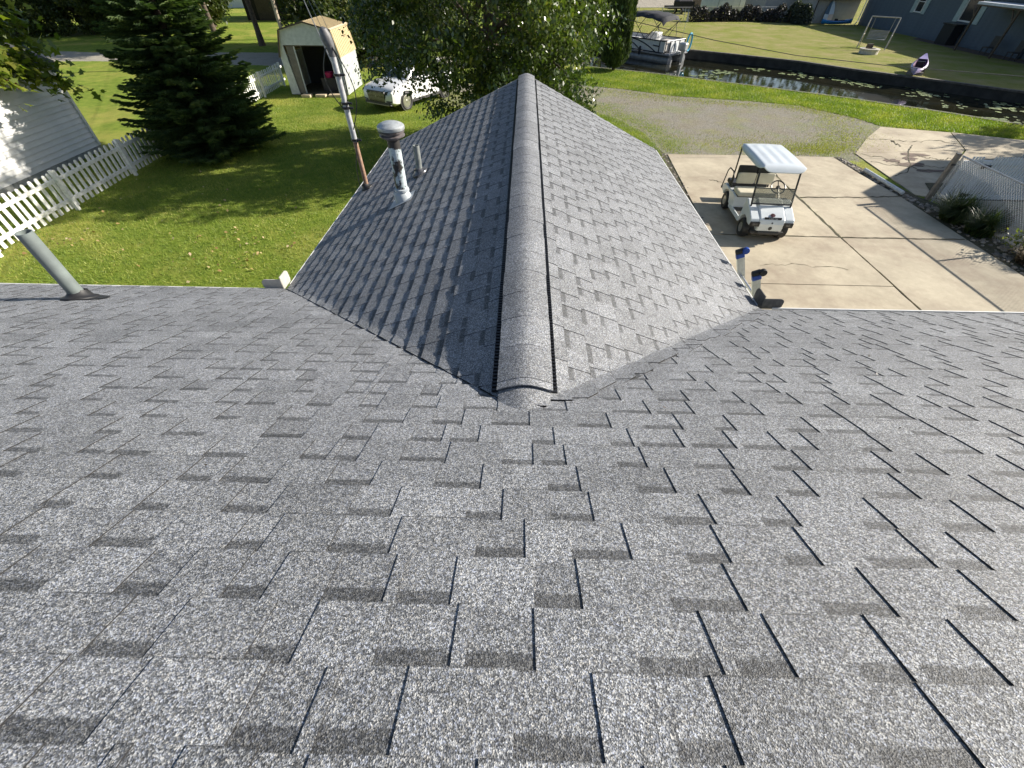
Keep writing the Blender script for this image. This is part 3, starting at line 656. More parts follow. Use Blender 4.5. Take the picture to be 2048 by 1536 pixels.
for s_ in (-1, 1):
    h = MB(); h.box((s_*0.395, -0.388, 0.47), (0.225, 0.06, 0.115)); hl = h.build('headlight', BVINYL, cart, bevel=0.012)
    h = MB(); h.box((s_*0.395, -0.415, 0.478), (0.12, 0.012, 0.06)); h.build('lens', LAMP, hl, bevel=0.004)
plate = box_part('name_plate', BVINYL, cart, (0, -0.355, 0.606), (0.40, 0.035, 0.052), 0.006, Matrix.Rotation(R(-22), 3, 'X'))
def text_part(body, size, loc, rot, mat, parent, ext=0.001, name='lettering'):
    cu = bpy.data.curves.new(name, 'FONT'); cu.body = body; cu.size = size; cu.align_x = 'CENTER'; cu.align_y = 'CENTER'; cu.extrude = ext
    o = bpy.data.objects.new(name, cu); COL.objects.link(o); bpy.context.view_layer.update()
    me = bpy.data.meshes.new_from_object(o.evaluated_get(bpy.context.evaluated_depsgraph_get())); bpy.data.objects.remove(o)
    me.transform(Matrix.Translation(loc) @ rot.to_4x4()); me.materials.clear()
    return link(name, me, mat, parent)
text_part('Club Car', 0.058, Vector((0, -0.380, 0.612)), Matrix.Rotation(R(68), 3, 'X'), simple('silver_letters', (0.62, 0.62, 0.6), None, 8, 0.4, 0.3), plate)
b = MB(); b.lathe([(0.0, 0.0), (0.052, 0.0), (0.056, 0.008), (0.0, 0.014)], (0, -0.28, 0.650), 20, Matrix.Rotation(R(22), 3, 'X')); bad = b.build('badge', simple('badge_maroon', (0.10, 0.02, 0.025), (0.03, 0.02, 0.02), 30, 0.3), cart, smooth=True)
for z, r in ((0.385, 0.042), (0.515, 0.018)):
    b = MB(); b.lathe([(0.0, 0.0), (r, 0.0), (r*1.02, 0.008), (r*0.7, 0.012), (0, 0.010)], (0, -0.408, z), 18, Matrix.Rotation(R(90), 3, 'X')); b.build('badge', DGREY, cart, smooth=True)
# floor, sills, seat pod
MATF = simple('ribbed_floor_mat', (0.10, 0.095, 0.085), (0.05, 0.05, 0.045), 30, 0.8)
box_part('floor', MATF, cart, (0, 0.66, 0.285), (0.98, 0.72, 0.04))
for s_ in (-1, 1):
    b = MB(); b.prism([(0.30, 0.22), (1.22, 0.22), (1.26, 0.32), (0.98, 0.33), (0.36, 0.33), (0.30, 0.42)], 'x', s_*0.515-0.018, s_*0.515+0.018); b.build('sill', CARTW, cart, bevel=0.008)
pod = [(0.98, 0.30), (1.02, 0.585), (1.25, 0.60), (1.55, 0.585), (2.02, 0.56), (2.14, 0.48), (2.14, 0.36), (1.98, 0.33)] + arch(1.65, 0.21, 0.305, R(15), R(165)) + [(1.30, 0.28)]
b = MB(); b.prism(pod, 'x', -0.525, -0.16); b.prism(pod, 'x', 0.16, 0.525); b.prism([(0.98, 0.30), (1.02, 0.585), (2.02, 0.56), (2.14, 0.48), (2.10, 0.30)], 'x', -0.162, 0.162); b.build('rear_body', CARTW, cart, bevel=0.022)
b = MB(); b.box((0, 1.17, 0.655), (0.98, 0.46, 0.12)); b.build('seat', IVORY, cart, bevel=0.035)
box_part('seat_base', BVINYL, cart, (0, 1.20, 0.592), (0.96, 0.44, 0.03))
for s_ in (-1, 1):
    b = MB(); b.box((s_*0.245, 1.43, 0.905), (0.475, 0.085, 0.27), Matrix.Rotation(R(-8), 3, 'X')); b.build('backrest', IVORY, cart, bevel=0.04)
    b = MB(); b.box((s_*0.245, 1.52, 1.01), (0.49, 0.10, 0.36), Matrix.Rotation(R(-8), 3, 'X')); b.build('backrest_cover', BVINYL, cart, bevel=0.035)
box_part('rear_seat', BVINYL, cart, (0, 1.86, 0.64), (0.96, 0.42, 0.11), 0.03)
box_part('footrest', BVINYL, cart, (0, 2.34, 0.30), (0.86, 0.34, 0.03), 0.008)
for s_ in (-1, 1):
    b = MB(); x = s_*0.52
    b.tube([(x, 1.50, 0.62), (x, 1.56, 0.88), (x, 1.72, 0.97), (x, 2.02, 0.96), (x, 2.12, 0.86), (x, 2.20, 0.36)], 0.016, 8); b.build('rear_arm_rail', BLACK, cart, smooth=True)
    b = MB(); b.tube([(s_*0.47, 0.02, 0.74), (s_*0.475, 0.16, 1.10), (s_*0.47, 0.30, 1.52)], 0.022, 8); b.build('front_strut', BLACK, cart, smooth=True)
    b = MB(); b.tube([(s_*0.50, 1.66, 0.60), (s_*0.49, 1.72, 1.05), (s_*0.47, 1.86, 1.54)], 0.019, 8); b.build('rear_strut', BLACK, cart, smooth=True)
# roof: domed shell with raised panels
def shell(nx, ny, fz, x0, x1, y0, y1, th):
    vs = []; fs = []
    for t in (0, -th):
        for j in range(ny):
            for i in range(nx):
                u = i/(nx-1)*2-1; v = j/(ny-1)*2-1
                # rounded-rectangle footprint
                k = (abs(u)**6 + abs(v)**6)**(1/6); sq = max(abs(u), abs(v)); f = (sq/k) if k > 1e-6 else 1
                uu, vv = u*f, v*f
                vs.append(((x0+x1)/2 + uu*(x1-x0)/2, (y0+y1)/2 + vv*(y1-y0)/2, fz(uu, vv) + t))
    N = nx*ny
    for j in range(ny-1):
        for i in range(nx-1):
            a = j*nx+i; fs.append((a, a+1, a+nx+1, a+nx)); fs.append((N+a, N+a+1, N+a+nx+1, N+a+nx))
    for i in range(nx-1): fs.append((i, i+1, N+i+1, N+i)); a = (ny-1)*nx+i; fs.append((a, a+1, N+a+1, N+a))
    for j in range(ny-1): a = j*nx; fs.append((a, a+nx, N+a+nx, N+a)); a = j*nx+nx-1; fs.append((a, a+nx, N+a+nx, N+a))
    return vs, fs
def roofz(u, v):
    e = max(abs(u), abs(v)); z = 1.655 - 0.015*u*u - 0.02*v*v
    z -= 0.10*max(0, (e-0.80)/0.20)**2.2
    if abs(u) < 0.66 and abs(v) < 0.74:
        z += 0.012*min(1, (0.66-abs(u))*12, (0.74-abs(v))*12) * (0.55 + 0.45*math.cos(u*14.3))
    return z
b = MB(); vs, fs = shell(41, 45, roofz, -0.54, 0.54, 0.02, 1.95, 0.02); b.add(vs, fs); b.build('roof', CARTW, cart, smooth=True)
# folded windscreen
m, n, l, p = nt('smoky_acrylic'); p.inputs['Base Color'].default_value = (0.55, 0.56, 0.52, 1); p.inputs['Roughness'].default_value = 0.12; p.inputs['Transmission Weight'].default_value = 0.0
tb = n.new('ShaderNodeBsdfTransparent'); tb.inputs[0].default_value = (0.62, 0.62, 0.58, 1); ms = n.new('ShaderNodeMixShader'); ms.inputs[0].default_value = 0.80
l.new(p.outputs[0], ms.inputs[1]); l.new(tb.outputs[0], ms.inputs[2]); l.new(ms.outputs[0], n['Material Output'].inputs['Surface'])
ACRY = m
b = MB(); Mw = Matrix.Rotation(R(-20), 3, 'X'); b.box((0, 0.075, 0.965), (0.93, 0.008, 0.36), Mw); ws = b.build('windscreen', ACRY, cart)
b = MB()
for z in (-0.175, 0.175): 
    c = Mw @ Vector((0, -0.003, z)); b.box(c + Vector((0, 0.075, 0.965)), (0.95, 0.020, 0.022 if z > 0 else 0.034), Mw)
b.build('windscreen_frame', DGREY, ws)
b = MB(); b.tube([(0.22, 0.20, 0.80), (0.22, 0.50, 1.01)], 0.018, 8); col_ = b.build('steering_column', BLACK, cart)
b = MB(); c = Vector((0.22, 0.52, 1.03)); Ms = Matrix.Rotation(R(-38), 3, 'X').inverted()
Ms = Matrix.Rotation(R(38), 3, 'X')
b.tube([c + Ms @ Vector((0.17*math.cos(a), 0.17*math.sin(a), 0)) for a in np.linspace(0, 2*math.pi, 25)[:-1]], 0.016, 8, closed=True)
for a in (R(90), R(210), R(330)): b.tube([c, c + Ms @ Vector((0.15*math.cos(a), 0.15*math.sin(a), 0))], 0.012, 6)
b.lathe([(0, -0.02), (0.045, -0.02), (0.04, 0.012), (0, 0.016)], c, 14, Ms); b.build('steering_wheel', BLACK, cart, smooth=True)
box_part('dashboard', DGREY, cart, (0, 0.30, 0.80), (0.92, 0.12, 0.08), 0.02)
def wheel(parent, x, y, r, w, rim_r, name='wheel', rim_mat=CHROME, steer=0.0, spokes=7):
    Mx = Matrix.Rotation(steer, 3, 'Z') @ Matrix.Rotation(R(90), 3, 'Y'); c = Vector((x, y, r))
    b = MB(); b.lathe([(rim_r, -w*0.42), (r*0.86, -w*0.5), (r*0.97, -w*0.40), (r, -w*0.2), (r, w*0.2), (r*0.97, w*0.40), (r*0.86, w*0.5), (rim_r, w*0.42), (rim_r*0.95, 0)], c, 28, Mx); t = b.build(name, RUBBER, parent, smooth=True)
    b = MB(); s_ = 1 if x > 0 else -1
    b.lathe([(rim_r*1.0, s_*w*0.44), (rim_r*0.9, s_*w*0.46), (rim_r*0.82, s_*w*0.36), (rim_r*0.80, s_*w*0.28), (0.0, s_*w*0.28)], c, 28, Mx)
    for k in range(spokes):
        a = 2*math.pi*k/spokes; d = Vector((math.cos(a), math.sin(a), 0)); q = Vector((-d.y, d.x, 0))
        pts = [Mx @ (d*rim_r*0.15 + q*rim_r*0.12 + Vector((0, 0, s_*w*0.42))), Mx @ (d*rim_r*0.15 - q*rim_r*0.12 + Vector((0, 0, s_*w*0.42))), Mx @ (d*rim_r*0.9 - q*rim_r*0.17 + Vector((0, 0, s_*w*0.42))), Mx @ (d*rim_r*0.9 + q*rim_r*0.17 + Vector((0, 0, s_*w*0.42)))]
        pts2 = [v - (Mx @ Vector((0, 0, s_*w*0.12))) for v in pts]
        b.add([v + c for v in pts + pts2], [(0, 1, 2, 3), (4, 5, 6, 7), (0, 1, 5, 4), (1, 2, 6, 5), (2, 3, 7, 6), (3, 0, 4, 7)])
    b.lathe([(rim_r*0.24, s_*w*0.36), (rim_r*0.24, s_*w*0.46), (rim_r*0.15, s_*w*0.49), (0.0, s_*w*0.49)], c, 12, Mx)
    b.build('rim', rim_mat, t); return t
for x, y, st in ((-0.46, -0.03, R(-3)), (0.46, -0.03, R(-3)), (-0.44, 1.65, 0), (0.44, 1.65, 0)): wheel(cart, x, y, 0.226, 0.19, 0.115, steer=st)

# ------------------------------------------------------------------ white SUV under the tree
SUVW = simple('white_car_paint', (0.80, 0.81, 0.81), (0.78, 0.79, 0.79), 2, 0.25, coat=0.8)
suv = thing('parked_car', 'white SUV with wide mesh grille parked on the lawn beside the shed', 'car', (-5.51, 24.2, 0), R(-30))
st = [(-2.30, 0.42, 0.58, 0.62, 0.66), (-2.22, 0.30, 0.60, 0.88, 0.80), (-2.02, 0.24, 0.62, 0.955, 0.925), (-1.6, 0.22, 0.66, 0.955, 1.00), (-1.05, 0.22, 0.68, 0.945, 1.05), (-0.5, 0.22, 0.68, 0.94, 1.07), (0.4, 0.22, 0.68, 0.94, 1.08), (1.3, 0.23, 0.69, 0.945, 1.10), (1.9, 0.26, 0.70, 0.93, 1.12), (2.20, 0.32, 0.72, 0.88, 1.10), (2.30, 0.42, 0.74, 0.75, 0.98)]
b = MB(); vs = []; fs = []
for y, zl, zm, hw, zt in st:
    half = [(hw*0.80, zl), (hw*0.97, zl+0.10), (hw, zm), (hw*0.985, zm+0.14 if zm+0.14 < zt else (zm+zt)/2), (hw*0.92, zt-0.02), (hw*0.70, zt+0.02), (0.0, zt+0.05)]
    vs += [(x, y, z) for x, z in half] + [(-x, y, z) for x, z in half[-2::-1]]
n = 13
for i in range(len(st)-1):
    for j in range(n-1): fs.append((i*n+j, i*n+j+1, (i+1)*n+j+1, (i+1)*n+j))
    fs.append((i*n+n-1, i*n, (i+1)*n, (i+1)*n+n-1))
fs += [tuple(range(n)), tuple((len(st)-1)*n+j for j in range(n))]
b.add(vs, fs); body = b.build('body', SUVW, suv, smooth=True)
gh = [(-1.05, 0.80, 1.06, 0.80, 1.08), (-0.62, 0.82, 1.06, 0.72, 1.36), (-0.18, 0.83, 1.07, 0.66, 1.57), (0.5, 0.83, 1.08, 0.66, 1.63), (1.3, 0.82, 1.09, 0.63, 1.60), (1.85, 0.79, 1.10, 0.58, 1.50), (2.22, 0.74, 1.09, 0.62, 1.14)]
b = MB(); vs = []; fs = []
for y, hb, zb, ht, zt in gh: vs += [(hb, y, zb), (hb-(hb-ht)*0.55, y, zb+(zt-zb)*0.62), (ht, y, zt-0.02), (ht*0.7, y, zt+0.02), (0, y, zt+0.03), (-ht*0.7, y, zt+0.02), (-ht, y, zt-0.02), (-hb+(hb-ht)*0.55, y, zb+(zt-zb)*0.62), (-hb, y, zb)]
n = 9
for i in range(len(gh)-1):
    for j in range(n-1): fs.append((i*n+j, i*n+j+1, (i+1)*n+j+1, (i+1)*n+j))
fs += [tuple(range(n)), tuple((len(gh)-1)*n+j for j in range(n))]
b.add(vs, fs); b.build('cabin', SUVW, suv, smooth=True)
GLS = mat_glass_dark('car_glass', (0.012, 0.016, 0.018))
b = MB(); b.add([(-0.73, -1.00, 1.125), (0.73, -1.00, 1.125), (0.60, -0.24, 1.575), (-0.60, -0.24, 1.575), (0, -1.06, 1.14), (0, -0.28, 1.60)], [(0, 4, 5, 3), (4, 1, 2, 5)]); b.build('windscreen', GLS, suv)
for s_ in (-1, 1):
    for y0, y1, t0, t1 in ((-0.72, 0.28, -0.20, 0.26), (0.34, 1.25, 0.36, 1.16), (1.32, 1.85, 1.26, 1.55)):
        b = MB(); b.add([(s_*0.832, y0, 1.13), (s_*0.835, y1, 1.14), (s_*0.695, t1, 1.52), (s_*0.70, t0, 1.50)], [(0, 1, 2, 3)]); b.build('side_window', GLS, suv)
    b = MB(); b.box((s_*1.00, -0.62, 1.12), (0.20, 0.12, 0.15)); b.build('mirror', SUVW, suv, bevel=0.04)
    b = MB(); b.add([(s_*0.54, -2.325, 0.68), (s_*0.93, -2.15, 0.72), (s_*0.95, -2.02, 0.88), (s_*0.56, -2.31, 0.80)], [(0, 1, 2, 3)]); hl = b.build('headlight', mat_glass_dark('headlight_glass', (0.05, 0.055, 0.06), 0.1), suv)
    b = MB(); b.box((s_*0.70, -2.26, 0.44), (0.30, 0.03, 0.05), Matrix.Rotation(s_*R(14), 3, 'Z')); b.build('fog_intake', DGREY, suv)
    b = MB(); b.box((s_*0.82, 2.22, 0.95), (0.22, 0.06, 0.12)); b.build('tail_light', simple('red_lens', (0.35, 0.02, 0.02), None, 4, 0.2), suv)
    for yy in (-1.41, 1.42):
        b = MB(); b.lathe([(0.385, -0.01), (0.40, 0.02), (0.34, 0.02), (0.30, -0.10)], (s_*0.93, yy, 0.36), 24, Matrix.Rotation(s_*R(90), 3, 'Y')); b.build('wheel_arch', DGREY, suv, smooth=True)
        wheel(suv, s_*0.86, yy, 0.36, 0.23, 0.245, spokes=10)
    b = MB(); b.box((s_*0.945, 0.0, 0.31), (0.03, 2.0, 0.10)); b.build('side_skirt', DGREY, suv)
    for yy in (-0.25, 0.85): box_part('door_handle', SUVW, suv, (s_*0.952, yy, 0.90), (0.03, 0.2, 0.03))
gp = [(-0.50, 0.80), (0.50, 0.80), (0.54, 0.68), (0.44, 0.40), (-0.44, 0.40), (-0.54, 0.68)]
b = MB(); b.prism(gp, 'y', -2.345, -2.27); gr = b.build('grille', simple('grille_dark', (0.015, 0.015, 0.017), None, 20, 0.35, 0.4), suv)
for s_ in (-1, 1):
    for k in range(13):
        x = -0.46 + k*0.077
        b = MB(); p0, p1 = Vector((x - s_*0.045, -2.352, 0.43)), Vector((x + s_*0.045, -2.352, 0.78)); b.bar(p0, p1, 0.010, 0.010, up=(0, 1, 0)); b.build('grille_slat', CHROME, gr)
b = MB(); b.box((0, -2.36, 0.61), (0.03, 0.02, 0.09)); b.box((0, -2.36, 0.61), (0.07, 0.014, 0.012)); b.build('emblem', CHROME, gr)
b = MB(); b.prism([(-0.80, 0.30), (0.80, 0.30), (0.72, 0.40), (-0.72, 0.40)], 'y', -2.31, -2.10); b.build('lower_bumper', DGREY, suv)
box_part('bumper_trim', CHROME, suv, (0, -2.315, 0.295), (1.35, 0.03, 0.025))
# ------------------------------------------------------------------ shed
SHEDW = simple('chalky_white_steel', (0.62, 0.65, 0.64), (0.50, 0.53, 0.52), 7, 0.55, tone=0.06)
SHEDY = simple('tan_roof_steel', (0.58, 0.47, 0.28), (0.50, 0.40, 0.23), 7, 0.5)
BROWN = simple('brown_trim', (0.10, 0.075, 0.055), (0.06, 0.045, 0.035), 10, 0.6)
shed = thing('shed', 'small white steel shed with tan ribbed barn roof and open doorway', 'shed', (-10.45, 25.15, 0))
SX = [(-1.44, 0.0), (-1.40, 1.54), (-1.02, 2.58), (0.03, 2.86), (1.36, 2.56), (1.50, 1.52), (1.50, 0)]
SX = [(-1.42, 0.0), (-1.42, 1.54), (-1.10, 2.56), (0.10, 2.84), (1.30, 2.56), (1.50, 1.54), (1.50, 0)]
DP = 2.5
def fr(name, poly, y0, y1, mat): b = MB(); b.prism(poly, 'y', y0, y1); return b.build(name, mat, shed)
fr('front_panel', [(-1.42, 0.04), (-1.42, 1.54), (-1.19, 2.27), (-1.14, 2.0), (-1.0, 0.04)], 0, 0.03, SHEDW)
fr('front_panel', [(1.50, 0.04), (1.50, 1.54), (1.37, 2.2), (1.05, 2.0), (1.05, 0.04)], 0, 0.03, SHEDW)
fr('gable_panel', [(-1.19, 2.275), (-1.10, 2.55), (0.10, 2.83), (1.30, 2.55), (1.385, 2.12), (1.05, 2.005), (-1.14, 2.005)], 0, 0.03, SHEDW)
fr('rear_panel', [(-1.42, 0.04), (-1.42, 1.54), (-1.10, 2.55), (0.10, 2.83), (1.30, 2.55), (1.50, 1.54), (1.50, 0.04)], DP-0.03, DP, SHEDW)
for x in (-1.42, 1.47):
    b = MB(); b.box((x+0.015, DP/2, 0.79), (0.03, DP-0.07, 1.5)); w_ = b.build('side_wall', SHEDW, shed)
    b = MB()
    for k in range(13): b.box((x + (0.04 if x > 0 else -0.01), 0.12 + k*0.19, 0.79), (0.02, 0.035, 1.49))
    b.build('wall_rib', SHEDW, w_)
for i in range(1, 5):
    p, q = Vector((SX[i][0], 0, SX[i][1])), Vector((SX[i+1][0], 0, SX[i+1][1])); d = (q-p); L = d.length; d.normalize(); nn = Vector((-d.z, 0, d.x)); 
    if nn.z < 0: nn = -nn
    b = MB(); e0 = 0.015; b.bar(p + nn*0.015 + Vector((0, DP/2, 0)) + d*e0, q + nn*0.015 + Vector((0, DP/2, 0)) - d*e0, DP + 0.16, 0.02, up=nn); rp = b.build('roof_panel', SHEDY, shed)
    for k in range(12):
        b = MB(); y = 0.02 + k*0.223; b.bar(p + nn*0.034 + Vector((0, y, 0)) + d*0.03, q + nn*0.034 + Vector((0, y, 0)) - d*0.03, 0.045, 0.022, up=nn); b.build('roof_rib', SHEDY, rp)
    b = MB(); b.bar(p + nn*0.02 + Vector((0, -0.10, 0)), q + nn*0.02 + Vector((0, -0.10, 0)), 0.03, 0.055, up=nn); b.build('eave_trim', BROWN if i < 4 else SHEDY, shed)
for x, y_, z in ((SX[4][0], 0, SX[4][1]),): 
    b = MB(); b.box((SX[4][0]+0.01, DP/2, SX[4][1]+0.035), (0.09, DP+0.17, 0.03), Matrix.Rotation(R(30), 3, 'Y')); b.build('ridge_trim', simple('pale_tan_trim', (0.62, 0.52, 0.36), None, 5, 0.5), shed)
box_part('floor', SOIL, shed, (0.04, DP/2, 0.05), (2.8, DP-0.1, 0.06))
box_part('sliding_door', simple('grey_brown_door_steel', (0.20, 0.18, 0.155), (0.14, 0.125, 0.11), 6, 0.6), shed, (-0.87, 0.075, 1.02), (0.36, 0.03, 1.92))  # open door panel is grey-brown
box_part('door_edge', SHEDW, shed, (-0.665, 0.07, 1.02), (0.05, 0.06, 1.92)); box_part('door_edge', SHEDW, shed, (1.03, 0.06, 1.02), (0.05, 0.05, 1.92))
box_part('lintel', BROWN, shed, (-0.04, 0.05, 1.985), (2.2, 0.05, 0.04)); box_part('interior_shade_sheet', DGREY, shed, (0.04, DP-0.05, 1.0), (2.7, 0.02, 1.9))  # dark sheet at the rear stands in for the shade inside
tub = thing('tub', 'bright pink tub on a dark box just inside the open shed door', 'tub', (-10.05, 26.0, 0.62)); b = MB(); b.lathe([(0.0, 0.0), (0.16, 0.0), (0.21, 0.22), (0.225, 0.23), (0.195, 0.22), (0.15, 0.02), (0, 0.02)], (0, 0, 0), 20); b.build('shell', simple('pink_plastic', (0.62, 0.03, 0.16), None, 5, 0.4), tub, smooth=True)
crt = thing('crate', 'dark storage crate holding the pink tub inside the shed', 'crate', (-10.05, 26.0, 0.08)); box_part('body', DGREY, crt, (0, 0, 0.25), (0.75, 0.5, 0.5), 0.02); box_part('lid', BROWN, crt, (0, 0, 0.52), (0.78, 0.53, 0.04), 0.01)
TAN = simple('tan_paver', (0.55, 0.45, 0.30), (0.44, 0.35, 0.23), 6, 0.8)
for i, (x, y, w_, lab) in enumerate(((-10.95, 24.9, 0.45, 'leftmost tan paver lying before the shed doorway'), (-10.25, 24.95, 0.5, 'middle one of three tan pavers before the shed doorway'), (-9.55, 24.98, 0.62, 'widest and rightmost tan paver before the shed doorway'))):
    o = thing('paver', lab, 'paver', (x, y, 0), R(4*i-4), 'pavers before the shed'); box_part('slab', TAN, o, (0, -0.12, 0.06), (w_, 0.36, 0.12), 0.012)

# ------------------------------------------------------------------ picket fences
def picket_mesh(w, h, t, mode='dog', z0=0.06):
    b = MB()
    if mode == 'dog': pr = [(-w/2, z0), (w/2, z0), (w/2, h-w*0.35), (w*0.25, h), (-w*0.25, h), (-w/2, h-w*0.35)]
    else: pr = [(-w/2, z0), (w/2, z0)] + [(w/2*math.cos(a), h-w/2+w/2*math.sin(a)) for a in np.linspace(0, math.pi, 7)]
    b.prism(pr, 'y', -t/2, t/2); return b.mesh('picket')
def picket_fence(name, label, p, q, period, w, h, mat, rails, post_every, post_s, post_h, side, round_=True, jitter=0.012, z0=0.06, lean=1.5):
    p, q = Vector((*p, 0)), Vector((*q, 0)); d = q-p; L = d.length; d.normalize(); ang = math.atan2(d.y, d.x)
    t = thing(name, label, 'fence', p, ang); me = [picket_mesh(w*rnd.uniform(0.95, 1.05), h*rnd.uniform(0.985, 1.015), 0.02, 'round' if round_ else 'dog', z0) for _ in range(5)]
    for i in range(int(L/period)):
        o = link('picket', me[i % 5], mat, t, ((i+0.5)*period + rnd.uniform(-1, 1)*jitter, 0, rnd.uniform(-1, 1)*jitter)); o.rotation_euler = (0, R(rnd.uniform(-lean, lean)), 0)
    k = 0
    while k*post_every < L:
        x0 = k*post_every; x1 = min(L, x0+post_every)
        for z in rails: box_part('rail', mat, t, ((x0+x1)/2, side*0.03, z + rnd.uniform(-.01, .01)), (x1-x0-0.005, 0.038, 0.085))
        box_part('post', mat, t, (x0, side*0.095, post_h/2-0.15), (post_s, post_s, post_h+0.3)); k += 1
    return t
picket_fence('picket_fence', 'long weathered white picket fence running past the spruce to the shed', (-12.45, 6.15), (-13.2, 27.6), 0.205, 0.098, 1.0, WHITE_OLD, (0.27, 0.80), 2.63, 0.085, 1.05, -1)
# ------------------------------------------------------------------ white neighbour house on the left
nh = thing('white_house', 'white clapboard house beside the picket fence at the left edge', 'house', (-15.5, 16.5, 0))
CLAP = simple('white_clapboard', (0.80, 0.80, 0.79), (0.72, 0.72, 0.71), 2.5, 0.55, tone=0.10)
BLOCK = simple('grey_block', (0.34, 0.35, 0.34), (0.26, 0.27, 0.265), 6, 0.85, bstr=0.3, tone=0.2)
box_part('wall', WHITE, nh, (-3.03, -5.0, 1.25), (6.0, 10.0, 2.5))
bm_ = MB(); bm_.prism([(0, 0), (0.050, 0.0), (0.044, 0.012), (0.006, 0.152), (0, 0.152)], 'y', -9.9, -0.09); 
for k in range(15):
    b = MB(); b.v = [(x, y, z) for x, y, z in bm_.v]; b.f = [list(f) for f in bm_.f]; b.tone = [rnd.random()]*len(b.f); b.tf = [0]*len(b.v); b.band = [0]*len(b.f)
    b.build('siding_board', CLAP, nh, loc=(-0.028, 0, 0.17 + k*0.150))
box_part('corner_board', WHITE, nh, (0.01, -0.045, 1.32), (0.08, 0.09, 2.28))
for r__ in range(1):
    for k in range(25):
        y = -0.2 - k*0.402 - (0.2 if r__ % 2 else 0); b = MB(); b.box((-0.012, y, 0.083 + r__*0.165), (0.05, 0.392, 0.157), tone=rnd.random()); b.build('block', BLOCK, nh, bevel=0)
ROOFD = simple('dark_roof', (0.07, 0.07, 0.075), (0.05, 0.05, 0.052), 20, 0.9)
b = MB(); b.add([(0.18, 0.06, 2.62), (0.18, -10.4, 2.62), (-3.0, -10.4, 3.8), (-3.0, 0.06, 3.8), (0.18, 0.06, 2.54), (0.18, -10.4, 2.54), (-3.0, -10.4, 3.72), (-3.0, 0.06, 3.72)], [(0, 1, 2, 3), (4, 5, 6, 7), (0, 1, 5, 4), (1, 2, 6, 5), (2, 3, 7, 6), (3, 0, 4, 7)])
b.add([(-6.5, 0.35, 2.40), (-6.5, -10.4, 2.40), (-3.0, -10.4, 3.8), (-3.0, 0.35, 3.8)], [(0, 1, 2, 3)]); b.build('roof', ROOFD, nh)
b = MB(); b.prism([(-6.0, 2.5), (0.0, 2.5), (-3.0, 3.7)], 'y', -0.05, 0.0); b.build('gable_end', WHITE, nh)

# ------------------------------------------------------------------ right side: gate, chain-link fence, planting
GP = thing('gate_post', 'square grey timber post at the end of the chain-link fence', 'post', (12.15, 12.98, 0)); box_part('shaft', WOODG, GP, (0, 0, 0.63), (0.11, 0.10, 1.26), 0.008); box_part('strap', DGREY, GP, (0.0, -0.055, 1.0), (0.115, 0.012, 0.05)); box_part('cap', DGREY, GP, (0, 0, 1.265), (0.115, 0.105, 0.012))
gate = thing('vinyl_gate', 'white vinyl picket gate with black hinges beside the grey post', 'gate', (12.28, 12.86, 0), R(-1.5))
box_part('stile', WHITE_V, gate, (0.09, 0, 0.62), (0.16, 0.05, 1.02), 0.006)
pm_ = picket_mesh(0.050, 1.24, 0.022, 'round', 0.10)
for k in range(4): link('picket', pm_, WHITE_V, gate, (0.23 + k*0.085, 0, 0))
box_part('stile', WHITE_V, gate, (0.66, 0.012, 0.62), (0.22, 0.06, 1.04), 0.006)
for k in range(46): link('picket', pm_, WHITE_V, gate, (0.82 + k*0.085, 0, 0))
for z in (0.16, 1.08): box_part('rail', WHITE_V, gate, (2.55, 0.03, z), (4.55, 0.04, 0.11), 0.005)
box_part('stile', WHITE_V, gate, (4.83, 0, 0.62), (0.16, 0.05, 1.02), 0.006)
for z in (0.22, 1.0): 
    b = MB(); b.box((0.72, -0.04, z), (0.20, 0.02, 0.07)); b.box((0.61, -0.05, z), (0.07, 0.035, 0.11)); b.build('hinge', BLACK, gate)
cl = thing('chain_link_fence', 'galvanised chain-link fence with tube top rail behind the planting', 'fence', (12.2, 12.9, 0))
b = MB(); b.tube([(0, -0.02, 1.24), (0, -6.2, 1.24)], 0.021, 8); b.build('top_rail', GALV, cl, smooth=True)
for y in (-0.06, -3.1, -6.1):
    b = MB(); b.tube([(0, y, 0), (0, y, 1.24)], 0.026, 8); b.build('post', GALV, cl, smooth=True)
b = MB(); H_ = 1.2; sp = 0.075
for k in range(-int(H_/sp)-1, int(6.1/sp)+1):
    for s_ in (1, -1):
        y0 = k*sp; p0, p1 = [y0, 0.03], [y0 + H_, 0.03 + H_]
        if s_ < 0: p0, p1 = [y0 + H_, 0.03], [y0, 0.03 + H_]
        # clip to 0..6.1
        pts = []
        for t in np.linspace(0, 1, 30):
            y = p0[0] + (p1[0]-p0[0])*t
            if 0 <= y <= 6.1: pts.append((0.012*s_, -y, p0[1] + (p1[1]-p0[1])*t))
        if len(pts) > 2: b.tube([pts[0], pts[-1]], 0.0034, 3, cap=False)
tag(b.build('wire_mesh', GALV, cl), kind='stuff')
PIPE = thing('drain_pipe', 'white plastic pipe lying in the stones along the slab edge', 'pipe', (11.50, 14.2, 0)); b = MB(); b.tube([(0.0, 1.0, 0.09), (0.05, -0.95, 0.09)], 0.055, 14); b.build('tube', PVC_W, PIPE, smooth=True)
STONE = simple('river_stone', (0.33, 0.29, 0.24), (0.16, 0.145, 0.13), 9, 0.8, bstr=0.2, tone=0.9)
